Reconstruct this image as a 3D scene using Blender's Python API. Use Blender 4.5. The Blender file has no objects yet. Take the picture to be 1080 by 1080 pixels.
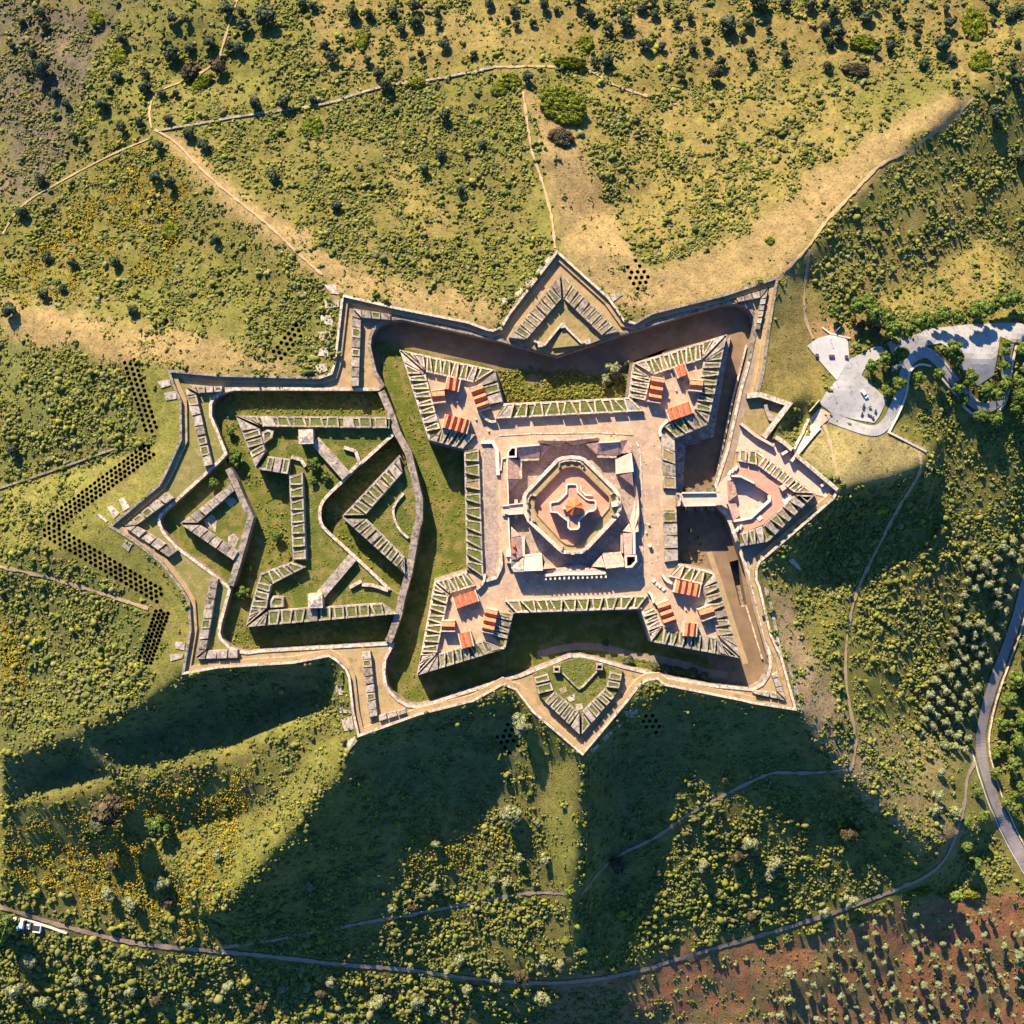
SUN, SKY, EXPO, NSCRUB = 5.0, 0.054, 1.48, 450000
import bpy, math, random
import numpy as np
from mathutils import Vector
from mathutils.geometry import tessellate_polygon, delaunay_2d_cdt
R = math.radians
random.seed(7); rng = np.random.default_rng(7)
scene = bpy.context.scene
col = scene.collection
H, S = 480.0, 0.45              # camera height above the main platform, metres per photo pixel at that platform

# ---------------------------------------------------------------- coordinates
WIN = {'a':(0,0,1080),'1':(400,330,220),'2':(600,330,220),'3':(400,530,220),'4':(600,530,220),'5':(100,280,220),'6':(230,380,220),
 '7':(100,480,220),'8':(230,530,220),'9':(500,250,220),'10':(690,280,220),'11':(700,420,220),'12':(700,580,220),'13':(500,640,220),
 '14':(310,280,220),'15':(310,600,220),'16':(500,440,220),'17':(800,310,280),'18':(800,580,280),'q1':(0,0,360),'q2':(360,0,360),
 'q3':(720,0,360),'q5':(0,720,360),'q6':(360,720,360),'q7':(720,720,360),'q8':(0,360,360),'c1':(840,340,120),'c2':(940,310,140),
 'c3':(0,930,100),'c5':(800,420,100),'k1':(520,455,100),'k2':(600,455,100),'k3':(520,530,100),'k4':(600,530,100),'k6':(760,440,100),
 'd7':(560,490,90),'c8':(980,800,100)}
def pix(s):
    """'6:90,285 895,290 8:10,20' -> survey pixels; a 'n:' prefix switches the survey sheet"""
    out = []; win = WIN['a']
    for tok in s.split():
        if ':' in tok:
            k, tok = tok.split(':'); win = WIN[k]
        x, y = map(float, tok.split(','))
        f = win[2]/1080.0
        out.append((win[0]+x*f, win[1]+y*f))
    return out
def P(px, py, z=0.0):
    k = S*(H-z)/H
    return ((px-540)*k, (540-py)*k)
def pts(s, z=0.0): return [P(x, y, z) for x, y in pix(s)]

# ---------------------------------------------------------------- materials
def _n(nt, t, **kw):
    n = nt.nodes.new(t)
    for k, v in kw.items(): setattr(n, k, v)
    return n
def material(name, c1, c2, scale=0.25, c3=None, s3=1.2, t3=0.6, rough=0.9, bump=0.25, bscale=3.0, attr=None, island=0.0, fleck=None, brick=None):
    m = bpy.data.materials.new(name); m.use_nodes = True
    nt = m.node_tree; nt.nodes.clear(); L = nt.links
    out = _n(nt, 'ShaderNodeOutputMaterial'); b = _n(nt, 'ShaderNodeBsdfPrincipled')
    b.inputs['Roughness'].default_value = rough
    b.inputs['Specular IOR Level'].default_value = 0.2
    L.new(b.outputs[0], out.inputs[0])
    geo = _n(nt, 'ShaderNodeNewGeometry')
    def noise(sc, det=5.0, ro=0.6):
        t = _n(nt, 'ShaderNodeTexNoise'); t.inputs['Scale'].default_value = sc
        t.inputs['Detail'].default_value = det; t.inputs['Roughness'].default_value = ro
        L.new(geo.outputs['Position'], t.inputs['Vector']); return t
    def ramp(src, a, bb):
        r = _n(nt, 'ShaderNodeMapRange'); r.inputs[1].default_value = a; r.inputs[2].default_value = bb
        L.new(src, r.inputs[0]); return r.outputs[0]
    def mix(f, a, bb, mode='MIX'):
        x = _n(nt, 'ShaderNodeMix', data_type='RGBA', blend_type=mode)
        if isinstance(f, float): x.inputs[0].default_value = f
        else: L.new(f, x.inputs[0])
        for v, i in ((a, 6), (bb, 7)):
            if isinstance(v, tuple): x.inputs[i].default_value = (*v, 1)
            else: L.new(v, x.inputs[i])
        return x.outputs[2]
    n1 = noise(scale)
    f1 = ramp(n1.outputs[0], 0.36, 0.64)
    if attr:
        a = _n(nt, 'ShaderNodeAttribute', attribute_name=attr)
        c = mix(f1, mix(1.0, a.outputs['Color'], c1, 'MULTIPLY'), mix(1.0, a.outputs['Color'], c2, 'MULTIPLY'))
    else:
        c = mix(f1, c1, c2)
    if c3:
        n3 = noise(s3, 4.0, 0.7)
        c = mix(ramp(n3.outputs[0], t3-0.05, t3+0.08), c, c3)
    if fleck:
        nf = noise(fleck, 3.0, 0.8); c = mix(ramp(nf.outputs[0], 0.50, 0.62), c, mix(1.0, c, (0.52,0.60,0.50), 'MULTIPLY'))
    if brick:
        bt = _n(nt, 'ShaderNodeTexVoronoi'); bt.inputs['Scale'].default_value = brick
        L.new(geo.outputs['Position'], bt.inputs['Vector'])
        sep = _n(nt, 'ShaderNodeSeparateColor'); L.new(bt.outputs['Color'], sep.inputs[0])
        v = _n(nt, 'ShaderNodeMapRange'); v.inputs[3].default_value = 0.72; v.inputs[4].default_value = 1.2
        L.new(sep.outputs[0], v.inputs[0])
        hs = _n(nt, 'ShaderNodeHueSaturation'); L.new(v.outputs[0], hs.inputs['Value']); L.new(c, hs.inputs['Color']); c = hs.outputs[0]
    if island:
        v = _n(nt, 'ShaderNodeMapRange'); v.inputs[3].default_value = 1-island; v.inputs[4].default_value = 1+island
        L.new(geo.outputs['Random Per Island'], v.inputs[0])
        hs = _n(nt, 'ShaderNodeHueSaturation'); L.new(v.outputs[0], hs.inputs['Value']); L.new(c, hs.inputs['Color']); c = hs.outputs[0]
    L.new(c, b.inputs['Base Color'])
    if bump:
        nb = noise(bscale, 6.0, 0.7)
        bp = _n(nt, 'ShaderNodeBump'); bp.inputs['Strength'].default_value = min(1.0, bump); bp.inputs['Distance'].default_value = 0.5
        L.new(nb.outputs[0], bp.inputs['Height']); L.new(bp.outputs[0], b.inputs['Normal'])
    return m
M = {}
M['pale']   = material('pale_cut_stone', (0.66,0.53,0.40), (0.50,0.395,0.295), 0.5, (0.22,0.18,0.15), 0.9, 0.55, bump=0.3, brick=0.6)
M['cream']  = material('cream_coping', (0.66,0.53,0.41), (0.55,0.43,0.33), 0.6, (0.32,0.26,0.21), 1.6, 0.62, bump=0.2, brick=0.8)
M['white']  = material('limewash', (0.68,0.58,0.48), (0.58,0.48,0.39), 0.6, (0.45,0.38,0.32), 1.6, 0.66, bump=0.15)
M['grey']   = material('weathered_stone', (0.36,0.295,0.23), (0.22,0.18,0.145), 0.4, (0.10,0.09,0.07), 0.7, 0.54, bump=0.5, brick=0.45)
M['slab']   = material('stone_slab', (0.48,0.40,0.315), (0.31,0.26,0.205), 0.5, (0.14,0.12,0.09), 0.8, 0.56, bump=0.4, brick=0.35)
M['masonry']= material('fort_masonry', (0.30,0.235,0.175), (0.20,0.155,0.12), 0.35, (0.10,0.085,0.07), 0.5, 0.58, bump=0.6, brick=1.1)
M['dirt']   = material('trodden_earth', (0.48,0.335,0.22), (0.35,0.24,0.16), 0.16, (0.52,0.40,0.30), 0.5, 0.58, bump=0.3)
M['court']  = material('courtyard_cobbles', (0.40,0.30,0.235), (0.30,0.225,0.18), 0.2, (0.38,0.31,0.25), 0.6, 0.62, bump=0.4, brick=1.3)
M['pink']   = material('terracotta_terrace', (0.55,0.285,0.19), (0.44,0.225,0.155), 0.3, (0.60,0.36,0.25), 1.0, 0.6, bump=0.15)
M['plaster']= material('pink_plaster', (0.62,0.45,0.35), (0.50,0.35,0.27), 0.3, (0.34,0.24,0.19), 0.8, 0.62, bump=0.2)
M['mauve']  = material('old_roof_tiles', (0.56,0.335,0.255), (0.42,0.25,0.195), 0.5, (0.50,0.34,0.27), 0.7, 0.6, bump=0.3, brick=1.2)
M['tile']   = material('red_roof_tiles', (0.62,0.20,0.09), (0.50,0.145,0.065), 0.9, (0.68,0.30,0.16), 1.4, 0.62, bump=0.3, brick=1.6)
M['orange'] = material('dome_tiles', (0.70,0.19,0.075), (0.56,0.13,0.05), 1.0, bump=0.1)
M['reddome']= material('dome_tiles_dark', (0.60,0.10,0.06), (0.50,0.08,0.05), 1.0, bump=0.1)
M['turf']   = material('parapet_turf', (0.135,0.15,0.03), (0.085,0.105,0.02), 0.5, (0.24,0.20,0.06), 0.9, 0.56, bump=0.9, bscale=2.0)
M['dryturf']= material('dry_turf', (0.33,0.245,0.11), (0.25,0.19,0.075), 0.35, (0.17,0.16,0.045), 0.7, 0.6, bump=0.7, bscale=2.0)
M['lawn']   = material('olive_lawn', (0.24,0.21,0.065), (0.175,0.165,0.045), 0.2, (0.32,0.24,0.11), 0.3, 0.58, bump=0.8, bscale=2.0)
M['moss']   = material('moat_grass', (0.13,0.145,0.022), (0.085,0.105,0.016), 0.09, (0.21,0.17,0.05), 0.16, 0.52, bump=1.0, bscale=1.5)
M['wetdirt']= material('moat_earth', (0.26,0.17,0.10), (0.18,0.12,0.075), 0.12, (0.14,0.13,0.04), 0.3, 0.60, bump=0.5)
M['cover']  = material('covered_way_earth', (0.42,0.29,0.15), (0.33,0.23,0.115), 0.18, (0.21,0.18,0.065), 0.3, 0.58, bump=0.5, bscale=2.0)
M['path']   = material('dirt_path', (0.40,0.285,0.16), (0.32,0.225,0.125), 0.4, (0.24,0.19,0.08), 0.8, 0.64, bump=0.3)
M['track']  = material('earth_track', (0.33,0.24,0.17), (0.25,0.18,0.13), 0.3, (0.20,0.15,0.08), 0.8, 0.6, bump=0.3)
M['asphalt']= material('pale_asphalt', (0.375,0.36,0.345), (0.30,0.285,0.27), 0.12, (0.24,0.225,0.21), 0.35, 0.58, rough=0.85, bump=0.08)
M['road']   = material('road_asphalt', (0.24,0.205,0.19), (0.20,0.17,0.16), 0.2, (0.28,0.24,0.22), 0.3, 0.62, rough=0.85, bump=0.08)
M['concrete']=material('plaza_concrete', (0.47,0.45,0.43), (0.41,0.39,0.37), 0.3, (0.33,0.30,0.28), 0.8, 0.66, bump=0.1)
M['black']  = material('pit_earth_or_shade', (0.035,0.028,0.022), (0.02,0.017,0.014), 1.0, bump=0.3)  # near-black: dark earth of the pits, painted shade on the well floors
M['dark']   = material('dark_metal', (0.05,0.05,0.055), (0.035,0.035,0.04), 1.0, rough=0.5, bump=0)
M['glass']  = material('car_glass', (0.03,0.04,0.05), (0.02,0.03,0.04), 1.0, rough=0.15, bump=0)
M['paint']  = material('white_paint', (0.80,0.80,0.80), (0.76,0.76,0.77), 1.0, rough=0.3, bump=0)
M['redpaint']=material('maroon_paint', (0.20,0.03,0.03), (0.16,0.02,0.025), 1.0, rough=0.3, bump=0)
M['blue']   = material('blue_sheet', (0.10,0.25,0.45), (0.16,0.32,0.52), 1.0, rough=0.6, bump=0.1)
M['bark']   = material('bark', (0.10,0.075,0.05), (0.06,0.045,0.03), 1.0)
M['rock']   = material('dark_rock', (0.16,0.125,0.13), (0.10,0.08,0.085), 0.6, bump=0.6)
M['ground'] = material('hillside_ground', (1.2,1.2,1.15), (0.85,0.86,0.84), 0.22, attr='Col', bump=1.0, bscale=1.3, fleck=0.75)
M['scrub']  = material('scrub_leaves', (1.30,1.25,1.1), (0.85,0.86,0.78), 1.2, attr='Col', bump=0.0, rough=1.0)
def leaf(name, c1, c2, isl=0.45): return material(name, c1, c2, 0.8, bump=0.0, rough=1.0, island=isl)
M['oak']    = leaf('holm_oak_leaves', (0.105,0.125,0.060), (0.07,0.09,0.042))
M['olive']  = leaf('olive_leaves', (0.24,0.255,0.13), (0.18,0.20,0.09))
M['bright'] = leaf('bright_shrub_leaves', (0.185,0.205,0.02), (0.14,0.165,0.014))
M['loose']  = leaf('roadside_leaves', (0.15,0.20,0.04), (0.10,0.145,0.025))
M['dull']   = leaf('dull_brown_leaves', (0.12,0.095,0.05), (0.085,0.07,0.035))

# ---------------------------------------------------------------- mesh helpers
ORG = {}
def area(p): return 0.5*sum(p[i][0]*p[(i+1)%len(p)][1]-p[(i+1)%len(p)][0]*p[i][1] for i in range(len(p)))
def ccw(p): return list(p) if area(p) > 0 else list(reversed(p))
def lerp(a, b, t): return tuple(a[i]+(b[i]-a[i])*t for i in range(len(a)))
class MB:
    def __init__(s): s.v = []; s.f = []; s.m = []
    def face(s, idx, m=0): s.f.append(tuple(idx)); s.m.append(m)
    def prism(s, poly, z0, z1, holes=(), top=0, side=0, batter=0.0, bottom=False):
        """poly may carry its own top heights (x, y, z); holes are cut through"""
        poly = ccw(poly); rings = [poly]+[list(reversed(ccw(h))) for h in holes]
        tops = []; n = len(poly)
        foot = offset(poly, batter) if batter else poly
        for ri, r in enumerate(rings):
            b0 = len(s.v); k = len(r)
            fr = foot if ri == 0 else r
            for p in fr: s.v.append((p[0], p[1], z0))
            for p in r: s.v.append((p[0], p[1], p[2] if len(p) > 2 else z1))
            for i in range(k):
                j = (i+1) % k
                s.face((b0+i, b0+j, b0+k+j, b0+k+i), side)
            tops.append([b0+k+i for i in range(k)])
            if bottom and ri == 0: s.face([b0+i for i in reversed(range(k))], side)
        if len(rings) == 1: s.face(tops[0], top)
        else:
            flat = [i for t in tops for i in t]
            for t in tessellate_polygon([[Vector((p[0], p[1], 0)) for p in r] for r in rings]):
                a, b, c = (flat[i] for i in t)
                A, B, C_ = s.v[a], s.v[b], s.v[c]
                if (B[0]-A[0])*(C_[1]-A[1])-(B[1]-A[1])*(C_[0]-A[0]) < 0: b, c = c, b
                s.face((a, b, c), top)
        return s
    def wall(s, line, width, z0, z1, closed=False, top=0, side=0):
        if closed:
            l = ccw(line); s.prism(l, z0, z1, holes=[offset(l, -width)], top=top, side=side)
        else: s.prism(ribbon(line, width), z0, z1, top=top, side=side)
        return s
    def box(s, c, size, rz=0, m=0, taper=1.0):
        x, y, z = size[0]/2, size[1]/2, size[2]; b0 = len(s.v); ca, sa = math.cos(rz), math.sin(rz)
        for zz, k in ((0, 1.0), (z, taper)):
            for sx, sy in ((-1,-1),(1,-1),(1,1),(-1,1)):
                px, py = sx*x*k, sy*y*k
                s.v.append((c[0]+px*ca-py*sa, c[1]+px*sa+py*ca, c[2]+zz))
        for q in ((3,2,1,0),(4,5,6,7),(0,1,5,4),(1,2,6,5),(2,3,7,6),(3,0,4,7)): s.face([b0+i for i in q], m)
        return s
    def tube(s, a, b, r0, r1=None, n=8, m=0, cap=True):
        r1 = r0 if r1 is None else r1
        a, b = Vector(a), Vector(b); d = (b-a).normalized()
        u = d.orthogonal().normalized(); w = d.cross(u); b0 = len(s.v)
        for c, r in ((a, r0), (b, r1)):
            for i in range(n):
                t = 2*math.pi*i/n; s.v.append(tuple(c+(u*math.cos(t)+w*math.sin(t))*r))
        for i in range(n):
            j = (i+1) % n; s.face((b0+i, b0+j, b0+n+j, b0+n+i), m)
        if cap: s.face([b0+n+i for i in range(n)], m); s.face([b0+i for i in reversed(range(n))], m)
        return s
    def poly3(s, pts3, m=0):
        b0 = len(s.v); s.v += [tuple(p) for p in pts3]; s.face(range(b0, b0+len(pts3)), m); return s
    def build(s, name, mats, parent=None, origin=None, **tags):
        if parent is not None: origin = ORG[parent.name]
        elif origin is None:
            n = len(s.v); origin = (sum(p[0] for p in s.v)/n, sum(p[1] for p in s.v)/n, min(p[2] for p in s.v))
        me = bpy.data.meshes.new(name)
        me.from_pydata([(p[0]-origin[0], p[1]-origin[1], p[2]-origin[2]) for p in s.v], [], s.f)
        for m in (mats if isinstance(mats, (list, tuple)) else [mats]): me.materials.append(M[m])
        me.polygons.foreach_set('material_index', s.m)
        o = bpy.data.objects.new(name, me); col.objects.link(o)
        if parent is not None: o.parent = parent
        else: o.location = origin
        ORG[o.name] = origin
        return tag(o, **tags)
def tag(o, label=None, cat=None, group=None, kind=None):
    if label: o['label'] = label
    if cat: o['category'] = cat
    if group: o['group'] = group
    if kind: o['kind'] = kind
    return o
def empty(name, loc, **tags):
    o = bpy.data.objects.new(name, None); o.location = loc; o.empty_display_size = 1; col.objects.link(o); ORG[o.name] = tuple(loc)
    return tag(o, **tags)
def offset(poly, d):
    """mitred offset of a counter-clockwise ring, d > 0 outwards"""
    n = len(poly); out = []
    for i in range(n):
        a, b, c = poly[i-1], poly[i], poly[(i+1) % n]
        d1 = Vector((b[0]-a[0], b[1]-a[1])); d2 = Vector((c[0]-b[0], c[1]-b[1]))
        if d1.length < 1e-6 or d2.length < 1e-6: out.append(b); continue
        d1.normalize(); d2.normalize()
        n1 = Vector((d1.y, -d1.x)); n2 = Vector((d2.y, -d2.x)); m = n1+n2
        k = m.length
        if k < 0.3: m = n1; sc = 1.0
        else: m = m/k; sc = 1.0/max(0.45, m.dot(n1))
        out.append((b[0]+m.x*d*sc, b[1]+m.y*d*sc)+tuple(b[2:]))
    return out
def side_line(line, d):
    out = []; n = len(line)
    for i in range(n):
        b = line[i]; ns = []
        if i > 0: ns.append(Vector((b[1]-line[i-1][1], -(b[0]-line[i-1][0]))).normalized())
        if i < n-1: ns.append(Vector((line[i+1][1]-b[1], -(line[i+1][0]-b[0]))).normalized())
        m = sum(ns, Vector((0, 0)))
        if m.length < 0.3: m = ns[0].copy()
        m.normalize(); sc = 1/max(0.5, m.dot(ns[0]))
        out.append((b[0]+m.x*d*sc, b[1]+m.y*d*sc)+tuple(b[2:]))
    return out
def ribbon(line, width): return side_line(line, width/2)+list(reversed(side_line(line, -width/2)))
def densify(line, step, closed=False):
    out = []; n = len(line)
    for i in range(n if closed else n-1):
        a, b = line[i], line[(i+1) % n]
        k = max(1, int(math.hypot(b[0]-a[0], b[1]-a[1])/step))
        for j in range(k): out.append(lerp(a, b, j/k))
    if not closed: out.append(line[-1])
    return out
def smooth(line, it=2, closed=False):
    for _ in range(it):
        out = [] if closed else [line[0]]; n = len(line)
        for i in range(n if closed else n-1):
            a, b = line[i], line[(i+1) % n]
            out += [lerp(a, b, 0.25), lerp(a, b, 0.75)]
        if not closed: out.append(line[-1])
        line = out
    return line
def inside(poly, X, Y):
    r = np.zeros(np.shape(X), bool); n = len(poly)
    for i in range(n):
        x0, y0 = poly[i][:2]; x1, y1 = poly[(i+1) % n][:2]
        if y0 == y1: continue
        r ^= ((y0 > Y) != (y1 > Y)) & (X < (x1-x0)*(Y-y0)/(y1-y0)+x0)
    return r
def vnoise(x, y, scale, seed):
    x = np.asarray(x)/scale; y = np.asarray(y)/scale
    xi = np.floor(x).astype(np.int64); yi = np.floor(y).astype(np.int64); fx = x-xi; fy = y-yi
    fx = fx*fx*(3-2*fx); fy = fy*fy*(3-2*fy)
    def h(a, b):
        n = (a*374761393+b*668265263+seed*69069) & 0x7fffffff
        n = ((n ^ (n >> 13))*1274126177) & 0x7fffffff
        return ((n ^ (n >> 16)) & 0xffff)/65535.0
    return (h(xi,yi)*(1-fx)+h(xi+1,yi)*fx)*(1-fy)+(h(xi,yi+1)*(1-fx)+h(xi+1,yi+1)*fx)*fy
def fbm(x, y, scale, seed): return 0.5*vnoise(x,y,scale,seed)+0.3*vnoise(x,y,scale/2.1,seed+1)+0.2*vnoise(x,y,scale/4.3,seed+2)
# ---------------------------------------------------------------- outlines
CREST_S = ("5:375,540 6:0,72 6:520,85 14:190,555 14:207,500 14:247,148 14:520,212 14:900,288 14:1000,325 9:95,478 9:140,458 9:182,388 "
 "9:430,68 9:700,312 9:782,428 9:832,440 9:920,388 10:0,238 10:360,148 10:645,55 10:600,330 10:575,530 10:545,662 10:700,716 10:610,895 "
 "c5:200,440 c5:380,580 c5:440,640 c5:790,940 c5:910,1045 11:885,520 11:700,680 11:500,850 11:485,885 11:485,940 12:500,190 12:560,440 12:615,560 "
 "12:690,832 12:460,797 12:400,782 12:200,742 12:0,702 13:950,378 13:900,382 13:860,408 13:790,498 13:562,770 13:300,545 "
 "13:215,432 13:150,405 13:0,490 15:650,757 15:330,872 15:300,740 15:280,560 15:265,525 15:215,475 15:180,455 15:0,490 8:0,858 "
 "q8:575,1055 7:490,900 7:480,760 7:440,690 7:340,560 7:200,450 7:70,370 7:200,260 7:330,150 5:370,1055 5:440,900 5:437,700 5:402,620")
ZC = -3.0
CREST = pts(CREST_S, ZC)
U_S = ("5:680,975 5:630,850 5:600,780 5:600,720 5:612,690 5:640,668 5:680,650 5:720,640 6:300,148 6:780,150 14:440,640 14:460,620 14:420,550 14:390,420 14:395,370 "
 "14:410,335 14:440,302 14:490,278 14:560,272 14:1080,388 9:175,545 9:430,612 9:755,502 9:1080,402 10:350,196 10:430,190 10:470,205 10:500,230 10:520,262 10:525,300 10:520,350 "
 "10:490,500 10:450,640 10:380,950 11:270,450 11:300,560 11:345,650 11:430,890 12:440,120 12:510,400 12:548,540 12:552,600 12:540,650 12:510,695 12:460,722 12:250,702 "
 "12:0,655 13:780,312 13:640,272 13:550,252 13:490,256 13:240,357 13:130,384 13:0,428 15:720,692 15:640,714 15:590,708 15:540,680 15:500,640 15:475,600 15:465,540 15:470,470 15:510,392 "
 "8:890,730 8:220,768 8:150,778 8:110,772 8:60,750 7:655,955 7:643,920 7:650,870 7:700,690 7:600,607 7:430,482 7:375,425 7:350,390 "
 "7:337,360 7:332,335 7:345,305 7:370,280 7:400,255 7:630,45")
ZW = -5.4                       # covered way level
ZM = -12.0                      # moat level
U = pts(U_S, ZW)

# ---------------------------------------------------------------- terrain heights
BREAK = ["9:430,68,-3 a:583,230,-8 a:574,170,-15 a:556,95,-22", "14:247,148,-3 a:300,255,-9 a:235,205,-17 a:165,140,-26",
 "10:645,55,-3 a:853,262,-6 a:930,175,-17 a:1020,100,-28 a:1080,50,-35 a:1180,-40,-46", "5:375,540,-3 a:120,365,-9 a:60,345,-17 a:0,330,-26",
 "7:70,370,-3 a:60,580,-11 a:0,600,-19", "q8:575,1055,-3 a:150,742,-8 a:80,775,-17 a:0,806,-28",
 "a:362,755,-13 a:300,772,-18 a:225,802,-24 a:130,824,-28 a:0,854,-40", "15:330,872,-3 a:355,820,-10 a:300,885,-20 a:225,965,-33",
 "13:562,770,-3 a:612,850,-13 a:606,930,-25 a:604,1010,-52", "12:690,832,-3 a:880,800,-17 a:975,890,-36",
 "c5:910,1045,-3 a:930,505,-9 a:972,490,-13", "a:150,470,-8 a:80,495,-17 a:0,515,-27"]
SPOT = """500,240,-15 470,180,-22 440,120,-27 440,40,-34 680,270,-9 690,200,-20 680,130,-26 622,230,-18 545,230,-15 560,20,-32
290,310,-10 220,270,-18 150,230,-26 60,250,-36 60,180,-40 330,220,-14 300,160,-24 300,90,-32 40,40,-48
850,300,-12 848,340,-12 885,265,-14 955,200,-22 900,330,-16 1000,150,-32 1040,250,-42 980,290,-30 780,250,-9 760,180,-20 860,130,-26 820,60,-34 1000,30,-40
880,360,-12 860,390,-12 900,440,-11 930,440,-12 905,400,-12 870,452,-9 845,415,-5 825,400,-4 862,425,-8 835,445,-11 850,438,-11
240,330,-9 120,300,-22 130,420,-9 60,430,-16 0,440,-24 60,620,-16 0,650,-26 130,640,-8 100,520,-8 50,540,-13 100,680,-16 40,720,-26
230,742,-27 290,742,-30 335,732,-23 150,778,-33 80,808,-40 0,835,-52 250,768,-31 190,765,-30 250,860,-38 150,885,-47 60,900,-53 0,960,-57 200,960,-54
290,840,-25 250,900,-32 320,800,-19 375,850,-27 420,800,-22 450,850,-36 400,900,-40 320,930,-46 500,830,-35 500,900,-46 260,985,-58 460,790,-20 540,770,-18
585,805,-15 568,850,-27 578,930,-41 550,930,-44 545,800,-20 650,800,-28 655,860,-42 640,940,-53 720,790,-26 700,880,-46 740,860,-40 780,800,-30 780,760,-14
900,760,-19 960,840,-34 850,800,-29 900,870,-46 800,790,-28 960,940,-60 850,930,-58 920,540,-26 960,530,-29 870,570,-23 830,610,-12 850,640,-17 840,690,-8 870,700,-13 900,600,-31
980,560,-37 1000,650,-52 1045,600,-48 1020,650,-50 1075,640,-66 1056,700,-70 1035,790,-70 1060,860,-72 940,680,-40 960,760,-50 1080,450,-36 1040,440,-31 1040,380,-22 1080,350,-24 960,350,-16 985,400,-21 1000,450,-28 900,480,-6
0,1080,-76 150,1010,-64 300,1040,-72 450,1020,-70 540,1080,-84 700,1000,-70 850,1030,-78 1000,940,-66 1080,1080,-92 1080,950,-76 700,1080,-88 200,1080,-80 900,1080,-90 0,0,-52 1080,0,-44
-250,540,-60 -200,0,-62 -200,1100,-95 540,-250,-60 1300,-200,-65 1350,540,-105 1300,1300,-125 540,1350,-120 0,-150,-56 1080,-100,-50 1080,1200,-104 0,1200,-96"""
def heights():
    vid = {}; V = []; Z = []; E = []
    def add(x, y, z):
        k = (round(x, 2), round(y, 2))
        if k not in vid: vid[k] = len(V); V.append(Vector((x, y))); Z.append(z)
        return vid[k]
    ring = [add(x, y, ZC) for x, y in CREST]
    E += [(ring[i], ring[(i+1) % len(ring)]) for i in range(len(ring))]
    for s in BREAK:
        ids = []; win = 'a'
        for tok in s.split():
            if ':' in tok: win, tok = tok.split(':')
            x, y, z = map(float, tok.split(','))
            (p,) = pix('%s:%g,%g' % (win, x, y)); ids.append(add(*P(*p, z), z))
        E += list(zip(ids[:-1], ids[1:]))
    for tok in SPOT.split():
        x, y, z = map(float, tok.split(',')); w = P(x, y, z)
        if not inside(CREST, np.array([w[0]]), np.array([w[1]]))[0]: add(*w, z)
    for x in (-2600, 0, 2600):
        for y in (-2600, 0, 2600):
            if x or y: add(x, y, -160)
    r = delaunay_2d_cdt(V, E, [], 0, 1e-4)
    co, tri, orig = r[0], r[2], r[3]
    zz = [Z[o[0]] if o else ZC for o in orig]
    g = 2.0; ax = np.arange(-430, 430+g, g); GX, GY = np.meshgrid(ax, ax); G = np.full(GX.shape, -100.0)
    for t in tri:
        (x0,y0),(x1,y1),(x2,y2) = (co[i][:] for i in t)
        i0 = max(0, int((min(x0,x1,x2)+430)/g)); i1 = min(len(ax), int((max(x0,x1,x2)+430)/g)+2)
        j0 = max(0, int((min(y0,y1,y2)+430)/g)); j1 = min(len(ax), int((max(y0,y1,y2)+430)/g)+2)
        if i0 >= i1 or j0 >= j1: continue
        X = GX[j0:j1, i0:i1]; Y = GY[j0:j1, i0:i1]
        d = (y1-y2)*(x0-x2)+(x2-x1)*(y0-y2)
        if abs(d) < 1e-9: continue
        a = ((y1-y2)*(X-x2)+(x2-x1)*(Y-y2))/d; b = ((y2-y0)*(X-x2)+(x0-x2)*(Y-y2))/d; c = 1-a-b
        k = (a >= -1e-6) & (b >= -1e-6) & (c >= -1e-6)
        G[j0:j1, i0:i1][k] = (a*zz[t[0]]+b*zz[t[1]]+c*zz[t[2]])[k]
    F = G.copy()
    for it in range(2):
        p = np.pad(F, 1, mode='edge'); F = (p[:-2,1:-1]+p[2:,1:-1]+p[1:-1,:-2]+p[1:-1,2:]+4*F)/8
    ins = inside(CREST, GX, GY); F[ins] = ZC
    rd = np.clip((np.hypot(GX*.8, GY)-150)/130, .12, 1.0); rough = (fbm(GX, GY, 38, 3)-0.5)*4.6*rd+(fbm(GX, GY, 11, 9)-0.5)*1.3
    near = ins.astype(float)
    for it in range(8):
        p = np.pad(near, 1, mode='edge'); near = np.maximum.reduce([near, p[:-2,1:-1]*0.86, p[2:,1:-1]*0.86, p[1:-1,:-2]*0.86, p[1:-1,2:]*0.86])
    flat = np.zeros(GX.shape)
    for s in ("a:845,340 955,335 1080,330 1080,400 1055,440 1030,450 1000,430 940,450 925,475 860,470 840,400",):
        flat[inside(pts(s, -13), GX, GY)] = 1
    for it in range(4):
        p = np.pad(flat, 1, mode='edge'); flat = (p[:-2,1:-1]+p[2:,1:-1]+p[1:-1,:-2]+p[1:-1,2:]+4*flat)/8
    F += rough*(1-near)*(1-0.92*flat)
    return F
HG = heights()
def hz(x, y):
    x = np.clip((np.asarray(x, float)+430)/2.0, 0, 429.99); y = np.clip((np.asarray(y, float)+430)/2.0, 0, 429.99)
    i = x.astype(int); j = y.astype(int); u = x-i; v = y-j
    return (HG[j,i]*(1-u)+HG[j,i+1]*u)*(1-v)+(HG[j+1,i]*(1-u)+HG[j+1,i+1]*u)*v
def PG(px, py):
    """survey pixel -> point on the hillside"""
    px = np.asarray(px, float); py = np.asarray(py, float); z = np.full(px.shape, -25.0)
    for _ in range(12):
        k = S*(H-z)/H; x = (px-540)*k; y = (540-py)*k; z = 0.5*z+0.5*hz(x, y)
    return x, y, z
def topix(x, y, z):
    k = S*(H-z)/H
    return x/k+540, 540-y/k
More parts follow.
